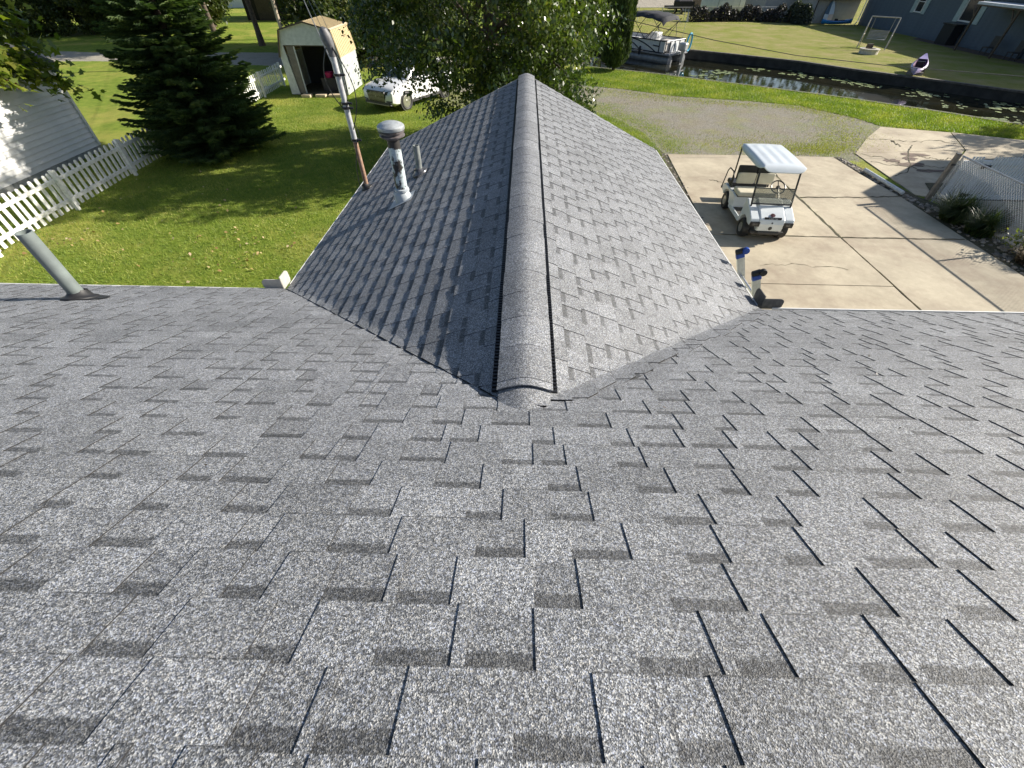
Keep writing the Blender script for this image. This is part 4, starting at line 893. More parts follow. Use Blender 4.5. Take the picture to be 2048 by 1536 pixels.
def stones(n, pts, spread, r0, r1, seed):
    g = np.random.default_rng(seed); b = MB(); bmi = bmesh.new(); bmesh.ops.create_icosphere(bmi, subdivisions=1, radius=1.0)
    V = np.array([v.co for v in bmi.verts]); F = [[v.index for v in f.verts] for f in bmi.faces]; bmi.free()
    seg = [math.dist(a, c) for a, c in zip(pts[:-1], pts[1:])]; cum = np.cumsum([0]+seg)
    for _ in range(n):
        s_ = g.uniform(0, cum[-1]); k = min(len(seg)-1, int(np.searchsorted(cum, s_)-1)); k = max(k, 0); u = (s_-cum[k])/seg[k]
        a, c = np.array(pts[k]), np.array(pts[k+1]); pnt = a + (c-a)*u; w = spread[k] + (spread[k+1]-spread[k])*u
        dr = (c-a)/seg[k]; nr = np.array([-dr[1], dr[0]]); pnt = pnt + nr*g.uniform(-w, w)
        r = g.uniform(r0, r1)*g.uniform(0.7, 1.2); sc_ = np.array([g.uniform(0.8, 1.4), g.uniform(0.7, 1.2), g.uniform(0.5, 0.8)])*r
        VV = V*(1 + g.uniform(-0.16, 0.16, (len(V), 1)))*sc_; a_ = g.uniform(0, 6.28); Rm = np.array([[math.cos(a_), -math.sin(a_), 0], [math.sin(a_), math.cos(a_), 0], [0, 0, 1]])
        VV = VV @ Rm.T + np.array([pnt[0], pnt[1], sc_[2]*0.55]); b.add(VV.tolist(), F, float(g.random()))
    return b
bed_ = flat('stone_bed', [(11.25, 16.6), (11.5, 16.7), (12.0, 13.3), (12.25, 12.6), (12.5, 6), (11.5, 6), (11.47, 12.0), (11.46, 13.0), (11.2, 15.0)], 0.010, SOIL); tag(bed_, kind='structure')
tag(stones(620, [(11.38, 16.5), (11.45, 15), (11.62, 13.2), (11.85, 12.0), (11.95, 9.5), (12.0, 7)], [0.12, 0.15, 0.18, 0.30, 0.42, 0.45], 0.022, 0.06, 3).build('river_stones', STONE, smooth=True), kind='stuff')
tag(stones(420, [(4.95, 17.2), (5.0, 14.5), (4.75, 11.0), (4.45, 7.5)], [0.22, 0.25, 0.28, 0.3], 0.015, 0.04, 5).build('river_stones', STONE, smooth=True), kind='stuff')
sb = flat('stone_bed', [(2.4, 5), (4.72, 5), (4.8, 8.2), (4.92, 10.5), (5.22, 16.6), (5.1, 17.4), (4.6, 17.4), (2.4, 8.2)], 0.008, SOIL); tag(sb, kind='structure')
tag(stones(1700, [(-1.0, 25.6), (4.0, 25.2), (8.0, 22.0), (13.5, 20.6)], [1.6, 2.2, 3.2, 1.2], 0.008, 0.024, 17).build('gravel_stones', simple('pale_gravel', (0.52, 0.48, 0.42), (0.34, 0.30, 0.26), 9, 0.85, tone=0.5)), kind='stuff')
for i, (x, y, r, lab) in enumerate(((12.05, 9.95, 0.12, 'pale round boulder among the small river stones by the fence'), (12.0, 9.15, 0.19, 'large flat grey boulder low in the river stone bed'), (11.95, 12.15, 0.15, 'flat light boulder at the upper end of the grass clump'))):
    b = stones(1, [(-.01, 0), (.01, 0)], [0, 0], r, r*1.01, 50+i); o = b.build('boulder', STONE, smooth=True, loc=(x, y, 0)); tag(o, lab, 'rock', 'boulders in the stone bed')
tag(flat('dark_gate_ground', [(12.35, 12.95), (17.5, 12.8), (17.6, 14.2), (12.9, 14.25)], 0.034, SOIL), kind='structure')  # dark ground added behind the gate so the picket gaps read dark
stk = thing('stake', 'thin grey stake leaning out of the dry shrub by the fence', 'stake', (12.0, 9.0, 0)); b = MB(); b.tube([(0, 0, 0.02), (0.25, 0.5, 0.5)], 0.012, 6); b.build('rod', GALV, stk)
# ------------------------------------------------------------------ far bank: houses, boat, yard things
SIDEG = simple('slate_blue_siding', (0.085, 0.115, 0.150), (0.070, 0.095, 0.125), 3, 0.6, tone=0.10)
SHUT = simple('pale_shutter', (0.36, 0.45, 0.46), (0.30, 0.38, 0.39), 6, 0.55)
TRIMW = simple('white_trim', (0.66, 0.67, 0.66), None, 5, 0.5)
WINP = mat_glass_dark('window_pane', (0.03, 0.035, 0.04), 0.08)
gh_ = thing('grey_house', 'slate-blue house with pale shutters across the canal', 'house', (34.9, 47, 0))
b = MB(); b.box((4.6, 1.5, 1.6), (9.0, 20.4, 3.2)); b.build('wall', SIDEG, gh_)
b = MB(); b.box((4.9, -12.8, 2.9), (9.0, 8.0, 5.8)); b.build('wing_wall', SIDEG, gh_)
brd = MB(); brd.prism([(0, 0), (-0.028, 0.0), (-0.008, 0.20), (0, 0.20)], 'y', -8.6, 11.7)
me_b = brd.mesh('siding_board')
for k in range(15): link('siding_board', me_b, SIDEG, gh_, (0.098, 0, 0.16 + k*0.203))
brd = MB(); brd.prism([(0, 0), (-0.028, 0.0), (-0.008, 0.20), (0, 0.20)], 'y', -16.8, -8.8)
me_b = brd.mesh('siding_board')
for k in range(16): link('siding_board', me_b, SIDEG, gh_, (0.398, 0, 0.16 + k*0.203))
b = MB(); b.prism([(-0.5, 3.15), (4.6, 5.4), (9.6, 3.15), (9.6, 3.3), (4.6, 5.6), (-0.5, 3.3)], 'y', -8.8, 12.2); b.build('roof', ROOFD, gh_)
b = MB(); b.prism([(0.2, 5.8), (9.6, 5.8), (4.9, 8.0)], 'y', -17, -8.8); b.build('roof', ROOFD, gh_)
def window(parent, y0, y1, z0, z1, x=0.06, shut=0.42, bars=1):
    w = MB(); t = 0.09
    for (a, c, d, e) in ((y0, y1, z0, z0+t), (y0, y1, z1-t, z1), (y0, y0+t, z0+t, z1-t), (y1-t, y1, z0+t, z1-t)): w.box((x-0.02, (a+c)/2, (d+e)/2), (0.07, c-a, e-d))
    for k in range(bars): zz = z0 + (z1-z0)*(k+1)/(bars+1); w.box((x-0.01, (y0+y1)/2, zz), (0.05, y1-y0-2*t, 0.05))
    wd = w.build('window', TRIMW, parent)
    p_ = MB(); p_.box((x+0.015, (y0+y1)/2, (z0+z1)/2), (0.02, y1-y0-2*t, z1-z0-2*t)); p_.build('pane', WINP, wd)
    if shut:
        for a in (y0-shut-0.05, y1+0.05):
            s_ = MB(); s_.box((x-0.02, a+shut/2, (z0+z1)/2), (0.05, shut, z1-z0+0.1))
            for k in range(9): s_.box((x-0.05, a+shut/2, z0+0.15+(z1-z0-0.3)*k/8), (0.02, shut-0.1, 0.04))
            s_.build('shutter', SHUT, wd)
    return wd
window(gh_, 3.15, 4.15, 1.55, 3.0, shut=0.40); window(gh_, -3.1, -1.5, 1.42, 2.95, shut=0.48, bars=0)
window(gh_, -15.0, -14.0, 1.6, 2.9, x=0.36)
for y in (11.75,):
    b = MB(); b.tube([(-0.03, y, 0.25), (-0.03, y, 3.1)], 0.05, 8); b.tube([(-0.03, y, 0.25), (-0.5, y-0.45, 0.03)], 0.05, 8); b.build('downspout', TRIMW, gh_, smooth=True)
b = MB(); b.box((-0.7, -8.7, 2.72), (2.4, 7.4, 0.14)); pr_ = b.build('porch_roof', simple('pale_porch_roof', (0.62, 0.66, 0.72), None, 5, 0.5), gh_)
b = MB(); b.box((-0.7, -8.7, 2.60), (2.3, 7.3, 0.08)); b.build('porch_beam', BROWN, pr_)
for y in (-5.2, -8.7, -12.2):
    b = MB(); b.bar((-1.75, y, 0), (-1.75, y, 2.58), 0.11, 0.11); b.bar((-1.75, y, 1.9), (-1.75, y+0.55, 2.56), 0.07, 0.07); b.build('porch_post', BROWN, gh_)
tag(flat('mulch_bed', [(34.95, 48.8), (33.9, 48.0), (33.5, 40), (34.2, 33), (35.4, 31), (34.95, 40)], 0.012, simple('mulch', (0.17, 0.12, 0.09), (0.09, 0.065, 0.05), 8, 0.95)), kind='structure')
bb = thing('storage_bin', 'black lidded storage bin standing under the wide shuttered window', 'bin', (34.45, 44.9, 0)); box_part('body', simple('black_bin', (0.008, 0.010, 0.014), None, 5, 0.6), bb, (0, 0, 0.62), (0.75, 1.3, 1.24), 0.03); box_part('lid', BLACK, bb, (0, 0, 1.28), (0.82, 1.56, 0.08), 0.02)
for i, (y, lab) in enumerate(((39.9, 'dark porch chair nearer the wide shuttered window'), (37.6, 'dark porch chair farther along the porch of the slate-blue house'))):
    c = thing('porch_chair', lab, 'chair', (34.0, y, 0), R(90), 'chairs on the porch'); box_part('seat', DGREY, c, (0, 0, 0.42), (0.55, 0.5, 0.05)); box_part('backrest', DGREY, c, (0, -0.25, 0.75), (0.55, 0.05, 0.65))
    for sx in (-1, 1):
        for sy in (-1, 1): box_part('leg', DGREY, c, (sx*0.24, sy*0.2, 0.2), (0.05, 0.05, 0.4))
# beige outbuilding at the far end of the grey house
BEIGE = simple('beige_wall', (0.42, 0.40, 0.37), (0.36, 0.34, 0.32), 3, 0.7)
ob = thing('outbuilding', 'low beige building with brown eave beside the slate-blue house', 'building', (32.6, 59.6, 0))
box_part('wall', BEIGE, ob, (0, 3.0, 0.95), (4.4, 6.0, 1.9)); box_part('eave', BROWN, ob, (0.05, 2.8, 1.99), (4.9, 6.8, 0.16)); box_part('corner_board', BROWN, ob, (-2.18, -0.02, 0.95), (0.10, 0.06, 1.88))
b = MB(); b.prism([(-2.6, 2.08), (2.6, 2.08), (0, 3.2)], 'y', -0.5, 6.2); b.build('roof', ROOFD, ob)
ob2 = thing('grey_garage', 'pale grey building half hidden behind the round dark shrub', 'building', (29.2, 64.5, 0)); box_part('wall', BEIGE, ob2, (0, 3, 1.3), (4.2, 6.0, 2.6)); b = MB(); b.prism([(-2.5, 2.6), (2.5, 2.6), (0, 3.9)], 'y', -0.3, 6.2); b.build('roof', ROOFD, ob2)
for i, (x, a, c1, c2, lab) in enumerate(((31.55, 7, (0.10, 0.16, 0.22), (0.62, 0.68, 0.72), 'dark blue paddle board leaning against the beige wall'), (32.1, -6, (0.62, 0.68, 0.74), (0.70, 0.55, 0.46), 'white paddle board with pinkish lower end leaning on the beige wall'))):
    t = thing('paddle_board', lab, 'paddle board', (x, 59.1, 0), 0, 'paddle boards leaning on the outbuilding')
    pr = [(0.28*math.sin(math.pi*min(1, s_*1.06+0.08))**0.6*k, s_) for k in (1,) for s_ in np.linspace(0.02, 0.98, 12)]
    poly = [(x_, 2.1*s_) for x_, s_ in pr] + [(-x_, 2.1*s_) for x_, s_ in pr[::-1]]
    b = MB(); b.prism(poly, 'y', -0.05, 0.05); o = b.build('board', simple('board_paint', c1, tuple(q*0.9 for q in c1), 4, 0.35), t); o.rotation_euler = (R(-10), R(a), 0)
    b = MB(); b.prism([(p, q) for p, q in poly if q < 0.9], 'y', -0.056, -0.050); o = b.build('stripe', simple('board_stripe', c2, tuple(q*0.9 for q in c2), 4, 0.4), t); o.rotation_euler = (R(-10), R(a), 0)
def kayak(name, label, p, rz, tilt, L, W, c1, c2, group=None):
    t = thing(name, label, 'kayak', p, rz); n = 25
    prof = [(s_, (W/2)*max(0.02, math.sin(math.pi*(0.02+0.96*(s_+1)/2)))**0.75) for s_ in np.linspace(-1, 1, n)]
    b = MB(); vs = []; fs = []
    for s_, w in prof:
        up = 0.16*abs(s_)**3
        vs += [(s_*L/2, 0, -0.0+up*0.6), (s_*L/2, w*0.75, 0.08+up*0.8), (s_*L/2, w, 0.24+up), (s_*L/2, w*0.80, 0.30+up), (s_*L/2, -w*0.80, 0.30+up), (s_*L/2, -w, 0.24+up), (s_*L/2, -w*0.75, 0.08+up*0.8)]
    for i in range(n-1):
        s_ = prof[i][0]
        for j in range(7):
            if j == 3 and -0.62 < s_ < 0.55: continue
            fs.append((i*7+j, i*7+(j+1) % 7, (i+1)*7+(j+1) % 7, (i+1)*7+j))
    fs += [tuple(range(7)), tuple((n-1)*7+j for j in range(7))]
    b.add(vs, fs); h = b.build('hull', c1, t, smooth=True); h.rotation_euler = (0, tilt, 0)
    b = MB(); vs = []; fs = []
    ii = [i for i in range(n) if -0.66 < prof[i][0] < 0.62]
    for i in ii:
        s_, w = prof[i]; up = 0.16*abs(s_)**3; vs += [(s_*L/2, w*0.78, 0.29+up), (s_*L/2, w*0.6, 0.10), (s_*L/2, -w*0.6, 0.10), (s_*L/2, -w*0.78, 0.29+up)]
    for k in range(len(ii)-1):
        for j in range(3): fs.append((k*4+j, k*4+j+1, (k+1)*4+j+1, (k+1)*4+j))
    b.add(vs, fs); c = b.build('cockpit', c2, t); c.rotation_euler = (0, tilt, 0)
    b = MB(); b.box((0.10, 0, 0.18), (0.4, W*0.5, 0.08)); b.box((-0.12, 0, 0.30), (0.06, W*0.5, 0.3)); c = b.build('seat', BLACK, t); c.rotation_euler = (0, tilt, 0)
    return t
LAV = simple('lavender_plastic', (0.50, 0.42, 0.66), (0.42, 0.35, 0.58), 4, 0.35); DPUR = simple('dark_purple_plastic', (0.17, 0.045, 0.15), (0.09, 0.03, 0.09), 5, 0.5); KBL = simple('bright_blue_plastic', (0.02, 0.22, 0.55), (0.015, 0.17, 0.44), 4, 0.35)
kk_ = kayak('kayak', 'lavender kayak with dark purple cockpit on the far bank by the seawall', (24.1, 32.3, 0.22), R(52), R(-8), 2.9, 0.82, LAV, DPUR)
for x in (-0.9, 0.5): box_part('rest', WOODG, kk_, (x, 0, -0.08), (0.12, 0.8, 0.30 if x > 0 else 0.16))
kayak('kayak', 'bright blue kayak on the grass below the leaning paddle boards', (32.4, 58.2, 0.05), R(8), 0, 3.4, 0.85, KBL, simple('navy_plastic', (0.01, 0.03, 0.09), None, 5, 0.4))
# swing
sw = thing('garden_swing', 'metal frame garden swing with slatted seat on the far lawn', 'swing', (27.3, 42.6, 0)); SWM = simple('pale_swing_metal', (0.50, 0.48, 0.44), (0.34, 0.32, 0.29), 12, 0.45, 0.5)
TL, TR = Vector((-0.75, 0.55, 1.85)), Vector((0.75, -0.55, 1.85)); off = Vector((0.55, 0.75, 0))
b = MB(); b.tube([TL, TR], 0.035, 8); b.build('top_bar', SWM, sw)
for T in (TL, TR):
    for k in (-0.75, 0.9):
        e = T + off*k; e.z = 0; b = MB(); b.tube([T, e], 0.032, 8); b.build('leg', SWM, sw)
    b = MB(); e1 = T + off*-0.42; e1.z = 0.8; e2 = T + off*0.5; e2.z = 0.8; b.tube([e1, e2], 0.022, 6); b.build('brace', SWM, sw)
u = (TR-TL).normalized(); n_ = off.normalized()
b = MB()
for k in range(7): c = Vector((0, 0, 0.55)) + n_*(-0.25+k*0.08); b.bar(c - u*0.62, c + u*0.62, 0.05, 0.025)
b.build('seat', simple('grey_slats', (0.30, 0.31, 0.32), (0.22, 0.22, 0.23), 8, 0.6), sw)
b = MB()
for k in range(6): c = Vector((0, 0, 0.62+k*0.08)) + n_*(0.27+k*0.02); b.bar(c - u*0.62, c + u*0.62, 0.03, 0.05)
b.build('backrest', simple('grey_slats_back', (0.30, 0.31, 0.32), (0.22, 0.22, 0.23), 8, 0.6), sw)
for s_ in (-1, 1):
    for k in (-0.22, 0.28):
        b = MB(); b.tube([Vector((0, 0, 1.84)) + u*s_*0.64, Vector((0, 0, 0.57)) + u*s_*0.62 + n_*k], 0.008, 5); b.build('chain', SWM, sw)
fp = thing('fire_pit', 'round pale stone fire pit with a dark block on its rim', 'fire pit', (25.5, 39.9, 0)); b = MB()
b.lathe([(0.62, 0.0), (0.62, 0.24), (0.66, 0.25), (0.66, 0.31), (0.40, 0.31), (0.40, 0.10), (0.0, 0.08)], (0, 0, 0), 20); b.build('ring', simple('pale_cast_stone', (0.60, 0.56, 0.48), (0.50, 0.46, 0.40), 7, 0.8), fp); b = MB(); b.box((0.08, 0.3, 0.42), (0.36, 0.24, 0.24)); b.build('block', BROWN, fp)
# pontoon boat
BW = simple('white_boat_panel', (0.74, 0.75, 0.75), (0.66, 0.67, 0.68), 3, 0.35); NAVY = simple('navy_rail', (0.03, 0.035, 0.05), None, 8, 0.4, 0.3); CANV = simple('dark_canvas', (0.038, 0.040, 0.048), (0.026, 0.028, 0.034), 5, 0.85, bstr=0.2)
bt = thing('pontoon_boat', 'white pontoon boat with dark folded-frame bimini moored in the canal', 'boat', (10.15, 38.1, -0.5), math.atan2(-0.74, 0.67))
LB, WB = 6.0, 2.4
for y in (0.38, WB-0.38):
    b = MB(); b.tube([(-LB-0.5, y, 0.35), (-LB-0.1, y, 0.2), (-LB+0.6, y, 0.16), (0.1, y, 0.16), (0.14, y, 0.16)], [0.02, 0.22, 0.32, 0.32, 0.30], 18); b.build('pontoon', simple('dull_pontoon', (0.30, 0.31, 0.33), (0.20, 0.21, 0.22), 6, 0.4, 0.3), bt, smooth=True)
box_part('deck', simple('boat_deck_edge', (0.30, 0.31, 0.33), None, 5, 0.5), bt, (-LB/2+0.1, WB/2, 0.53), (LB+0.2, WB, 0.10), 0.02)
for (c, d) in (((-LB/2-0.1, 0.05, 0.93), (LB-0.4, 0.03, 0.66)), ((-LB/2-0.1, WB-0.05, 0.93), (LB-0.4, 0.03, 0.66)), ((-LB+0.05, WB/2, 0.93), (0.03, WB-0.12, 0.66)), ((-0.22, WB/2+0.3, 0.93), (0.03, WB-0.75, 0.66))): box_part('side_panel', BW, bt, c, d)
def rail(pts, r=0.034): b = MB(); b.tube(pts, r, 6); return b.build('rail', NAVY, bt, smooth=True)
for y in (0.02, WB-0.02):
    rail([(-LB+0.05, y, 1.28), (-0.2, y, 1.28)]); rail([(-LB+0.05, y, 0.62), (-0.2, y, 0.62)]); rail([(-LB+0.1, y, 1.12), (-3.2, y, 1.12)])
    for x in (-LB+0.05, -5.2, -4.5, -3.9, -0.75, -0.2): rail([(x, y, 0.6), (x, y, 1.28)])
    rail([(-3.9 + 2.9*t, y, 1.26 - 0.64*t**2.2) for t in np.linspace(0, 1, 12)]); rail([(-3.9 + 1.5*t, y, 1.10 - 0.48*t**2.0) for t in np.linspace(0, 1, 10)]); rail([(-3.85, y, 0.64), (-3.2, y, 1.02)]); rail([(-1.3, y, 0.98), (-0.75, y, 0.96)])
for y in (0.5, 1.1, 1.7, WB-0.05): rail([(-0.2, y, 0.6), (-0.2, y, 1.28)])
rail([(-0.2, 0.05, 1.28), (-0.2, WB-0.05, 1.28)])
for c, d in (((-1.0, 0.55, 0.92), (1.3, 0.75, 0.5)), ((-1.0, WB-0.55, 0.92), (1.3, 0.75, 0.5)), ((-4.6, 0.5, 0.85), (1.8, 0.6, 0.45)), ((-4.6, WB-0.5, 0.85), (1.8, 0.6, 0.45))): box_part('bench', simple('cream_vinyl', (0.68, 0.64, 0.58), (0.58, 0.55, 0.50), 6, 0.5), bt, c, d, 0.06)
box_part('console', BW, bt, (-2.4, WB-0.6, 1.05), (0.6, 0.7, 0.95), 0.05)
for c, lab, m_ in (((-4.6, 0.9, 1.16), 'towel', simple('rust_red_cloth', (0.32, 0.13, 0.08), (0.25, 0.10, 0.06), 9, 0.9)), ((-5.3, 0.7, 1.16), 'cushion', simple('blue_cushion', (0.12, 0.30, 0.45), (0.08, 0.2, 0.33), 6, 0.8)), ((-3.6, 0.8, 1.15), 'cushion', BW)): box_part(lab, m_, bt, c, (0.75, 0.5, 0.14), 0.04)
# bimini: sagging canvas over a crossed frame
b = MB(); nx, ny = 15, 9; vs = []; fs = []
for j in range(ny):
    for i in range(nx):
        s_, t = i/(nx-1), j/(ny-1)
        x = -3.7 + 2.9*s_; y = 0.10 + (WB-0.2)*t; z = 2.72 - 0.10*(2*t-1)**2 - 0.34*max(0, abs(t-0.5)*2-0.82)/0.18*0.5 + 0.10*math.sin(math.pi*s_) - 0.16*s_ - 0.05*abs(math.sin(3*math.pi*s_)) - (0.22 if i in (0, nx-1) else 0)
        vs.append((x, y, z))
N = len(vs); vs += [(x, y, z-0.03) for x, y, z in vs]
for j in range(ny-1):
    for i in range(nx-1): a = j*nx+i; fs.append((a, a+1, a+nx+1, a+nx)); fs.append((N+a, N+a+1, N+a+nx+1, N+a+nx))
for i in range(nx-1):
    fs.append((i, i+1, N+i+1, N+i)); a = (ny-1)*nx+i; fs.append((a, a+1, N+a+1, N+a))
for j in range(ny-1):
    a = j*nx; fs.append((a, a+nx, N+a+nx, N+a)); a += nx-1; fs.append((a, a+nx, N+a+nx, N+a))
b.add(vs, fs); b.build('bimini', CANV, bt, smooth=True)
for y in (0.08, WB-0.08):
    for p, q in (((-2.2, 1.28), (-3.65, 2.5)), ((-2.1, 1.28), (-0.85, 2.4)), ((-2.9, 1.9), (-2.2, 2.6)), ((-1.4, 1.9), (-2.3, 1.28)), ((-3.0, 1.28), (-2.6, 2.0)), ((-1.7, 1.28), (-0.95, 2.35)), ((-1.0, 1.28), (-1.2, 2.1))):
        b = MB(); b.tube([(p[0], y, p[1]), (q[0], y, q[1])], 0.018, 6); b.build('frame_tube', NAVY, bt)
om = MB(); om.box((0.55, WB/2-0.1, 0.98), (0.55, 0.42, 0.50), None); mot = om.build('outboard_motor', simple('silver_motor', (0.60, 0.61, 0.62), (0.45, 0.46, 0.47), 6, 0.3, 0.3), bt, bevel=0.10)
box_part('leg', ALU, mot, (0.60, WB/2-0.1, 0.45), (0.22, 0.14, 0.75), 0.04); box_part('bracket', ALU, mot, (0.28, WB/2-0.1, 0.62), (0.35, 0.28, 0.16), 0.02)
b = MB(); b.tube([(0.35 + 0.0*math.sin(a), WB-0.35 + 0.28*math.cos(a), 1.15 + 0.5*math.sin(a)) for a in np.linspace(0, 6.2, 20)[:-1]], 0.06, 8, closed=True); b.build('swim_ring', simple('cyan_ring', (0.03, 0.36, 0.55), None, 5, 0.3), bt, smooth=True)
b = MB(); b.lathe([(0, -0.28), (0.07, -0.22), (0.09, 0), (0.07, 0.22), (0, 0.28)], (-2.3, -0.12, 0.60), 12); b.build('fender', NAVY, bt, smooth=True)
b = MB(); b.tube([(-0.45, WB-0.1, 1.28), (-0.45, WB-0.1, 2.95)], 0.012, 6); fl = b.build('flag_pole', TRIMW, bt); b = MB(); b.add([(-0.45, WB-0.1, 2.9), (-0.45, WB-0.1, 2.25), (-0.30, WB-0.05, 2.2), (-0.33, WB-0.12, 2.6)], [(0, 1, 2, 3)]); b.build('flag', simple('white_flag', (0.75, 0.70, 0.64), None, 6, 0.8), fl)
# lily pads
LILY = simple('lily_pad', (0.26, 0.30, 0.13), (0.15, 0.20, 0.07), 8, 0.5, tone=0.7)
b = MB(); g = np.random.default_rng(9)
for cx, cy, n, sp in ((16.2, 36.3, 16, 0.7), (18.4, 34.7, 34, 1.1), (20.2, 32.9, 22, 0.8), (21.0, 31.8, 26, 0.8), (23.0, 29.5, 34, 1.1), (22.6, 26.6, 10, 0.9), (25.6, 26.6, 40, 1.3), (23.0, 23.5, 70, 1.2), (20.6, 25.0, 20, 0.9), (11.9, 33.5, 26, 1.0), (8.5, 33.6, 14, 1.0), (13.3, 35.2, 30, 0.7)):
    for _ in range(n):
        dx, dy = g.normal(0, sp*0.55, 2); x, y = cx+0.7*(dx+dy), cy+0.7*(dy-dx); r = g.uniform(0.07, 0.17); a0 = g.uniform(0, 6.28)
        vs = [(x, y, -0.492 + g.uniform(0, .012))] + [(x+r*math.cos(a0+a), y+r*math.sin(a0+a), -0.490 + g.uniform(0, .02)) for a in np.linspace(0.25, 6.0, 9)]
        b.add(vs, [(0, i, i+1) for i in range(1, 9)], float(g.random()))
tag(b.build('lily_pads', LILY), kind='stuff')
# far edge of the far yard
TRL = simple('pale_trailer_steel', (0.55, 0.63, 0.65), (0.47, 0.55, 0.57), 3, 0.5)
tr = thing('trailer_home', 'long pale mobile home behind the dark hedge', 'trailer', (27.5, 72.3, 0), R(14)); box_part('body', TRL, tr, (0, 1.6, 1.75), (15.0, 3.2, 2.7), 0.15); box_part('skirt', simple('skirting', (0.40, 0.45, 0.46), None, 3, 0.7), tr, (0.4, 1.6, 0.2), (14.0, 3.1, 0.4)); box_part('hatch', simple('tan_hatch', (0.20, 0.15, 0.11), None, 4, 0.7), tr, (-6.6, -0.02, 1.1), (1.4, 0.06, 1.4))
for x in (-3.4, -0.4, 2.6, 5.4): box_part('seam', simple('trailer_seam', (0.28, 0.33, 0.34), None, 4, 0.6), tr, (x, -0.02, 1.7), (0.06, 0.04, 2.5))
for x in (-2.0, 4.0): 
    w_ = box_part('window', WINP, tr, (x, -0.02, 2.1), (1.2, 0.06, 0.7)); box_part('frame', TRIMW, w_, (x, -0.03, 1.74), (1.3, 0.06, 0.05))
ut = thing('utility_trailer', 'low dark utility trailer parked before the pale mobile home', 'trailer', (18.6, 68.6, 0), R(10)); box_part('bed', BROWN, ut, (0, 0, 0.62), (3.2, 1.6, 0.25), 0.04); box_part('side_board', BLACK, ut, (0.2, -0.75, 0.95), (2.6, 0.06, 0.45)); box_part('load', simple('dark_tarp', (0.05, 0.045, 0.05), (0.03, 0.03, 0.035), 4, 0.8, bstr=0.4), ut, (0.4, 0, 1.0), (2.0, 1.3, 0.6), 0.2)
for y in (-0.85, 0.85): wheel(ut, 0.0, y, 0.3, 0.2, 0.17)
wf = thing('wire_fence', 'thin wire boundary fence crossing the far lawn behind the boat', 'fence', (16, 62, 0))
for k in range(12):
    b = MB(); b.tube([(-9+k*2.6, 0.35*k-2, 0), (-9+k*2.6, 0.35*k-2, 1.1)], 0.03, 6); b.build('post', GALV, wf)
for z in (0.5, 1.08):
    b = MB(); b.tube([(-9, -2, z), (19.6, 1.85, z)], 0.015, 5); b.build('wire', GALV, wf)
# ------------------------------------------------------------------ far left: road side things
TEAL = simple('teal_siding', (0.06, 0.115, 0.135), (0.045, 0.09, 0.105), 3, 0.6)
th = thing('teal_house', 'dark teal house with white framed windows beyond the dirt road', 'house', (-21.6, 58.5, 0)); box_part('wall', TEAL, th, (0, 4, 1.6), (6.4, 8, 3.2))
for x in (-2.0, 0.8): 
    w = MB(); 
    for c, d in (((x, -0.03, 0.95), (1.3, 0.06, 0.12)), ((x, -0.03, 2.2), (1.3, 0.06, 0.12)), ((x-0.62, -0.03, 1.58), (0.10, 0.06, 1.13)), ((x+0.62, -0.03, 1.58), (0.10, 0.06, 1.13)), ((x, -0.02, 1.6), (1.14, 0.05, 0.06))): w.box(c, d)
    w_ = w.build('window', TRIMW, th); box_part('pane', WINP, w_, (x, 0.0, 1.58), (1.14, 0.03, 1.13))
for x in (-3.2, 3.2): box_part('corner_board', TRIMW, th, (x, -0.01, 1.5), (0.14, 0.08, 3.0))
b = MB(); b.prism([(-3.7, 3.1), (3.7, 3.1), (0, 5.2)], 'y', -0.5, 8.4); b.build('roof', ROOFD, th)
dg = thing('dark_garage', 'dark brown garage between the white building and the teal house', 'garage', (-27.6, 58.0, 0)); box_part('wall', simple('dark_brown_boards', (0.030, 0.024, 0.020), (0.02, 0.016, 0.014), 3, 0.8), dg, (0, 2.5, 1.4), (4.0, 5.0, 2.8)); box_part('door', BROWN, dg, (0.4, -0.03, 1.05), (2.2, 0.06, 2.1)); b = MB(); b.prism([(-2.3, 2.75), (2.3, 2.75), (0, 4.2)], 'y', -0.3, 5.3); b.build('roof', ROOFD, dg)
wb = thing('white_building', 'white building with lap siding far beyond the pines', 'building', (-35.5, 72, 0)); box_part('wall', WHITE, wb, (0, 3, 1.6), (7, 6, 3.2)); b = MB(); b.prism([(-4, 3.2), (4, 3.2), (0, 5)], 'y', -0.4, 6.4); b.build('roof', ROOFD, wb); box_part('door', BROWN, wb, (2.2, -0.03, 1.0), (1.0, 0.06, 2.0))
rv = thing('camper', 'white camper with dark stripes parked beside the teal house', 'camper', (-18.2, 62.5, 0), R(-8)); box_part('body', simple('camper_white', (0.70, 0.72, 0.74), None, 3, 0.4), rv, (0, 0, 1.5), (5.4, 2.3, 2.0), 0.25)
for z in (0.95, 1.25, 1.55, 1.85): box_part('stripe', simple('camper_stripe', (0.06, 0.065, 0.08), None, 4, 0.4), rv, (-0.5, -1.16, z), (4.0, 0.03, 0.13))
for x in (-1.3, 1.2): 
    b = MB(); b.lathe([(0.0, -0.1), (0.33, -0.1), (0.36, 0), (0.33, 0.1), (0, 0.1)], (x, -1.05, 0.36), 18, Matrix.Rotation(R(90), 3, 'X')); b.build('wheel', RUBBER, rv, smooth=True)
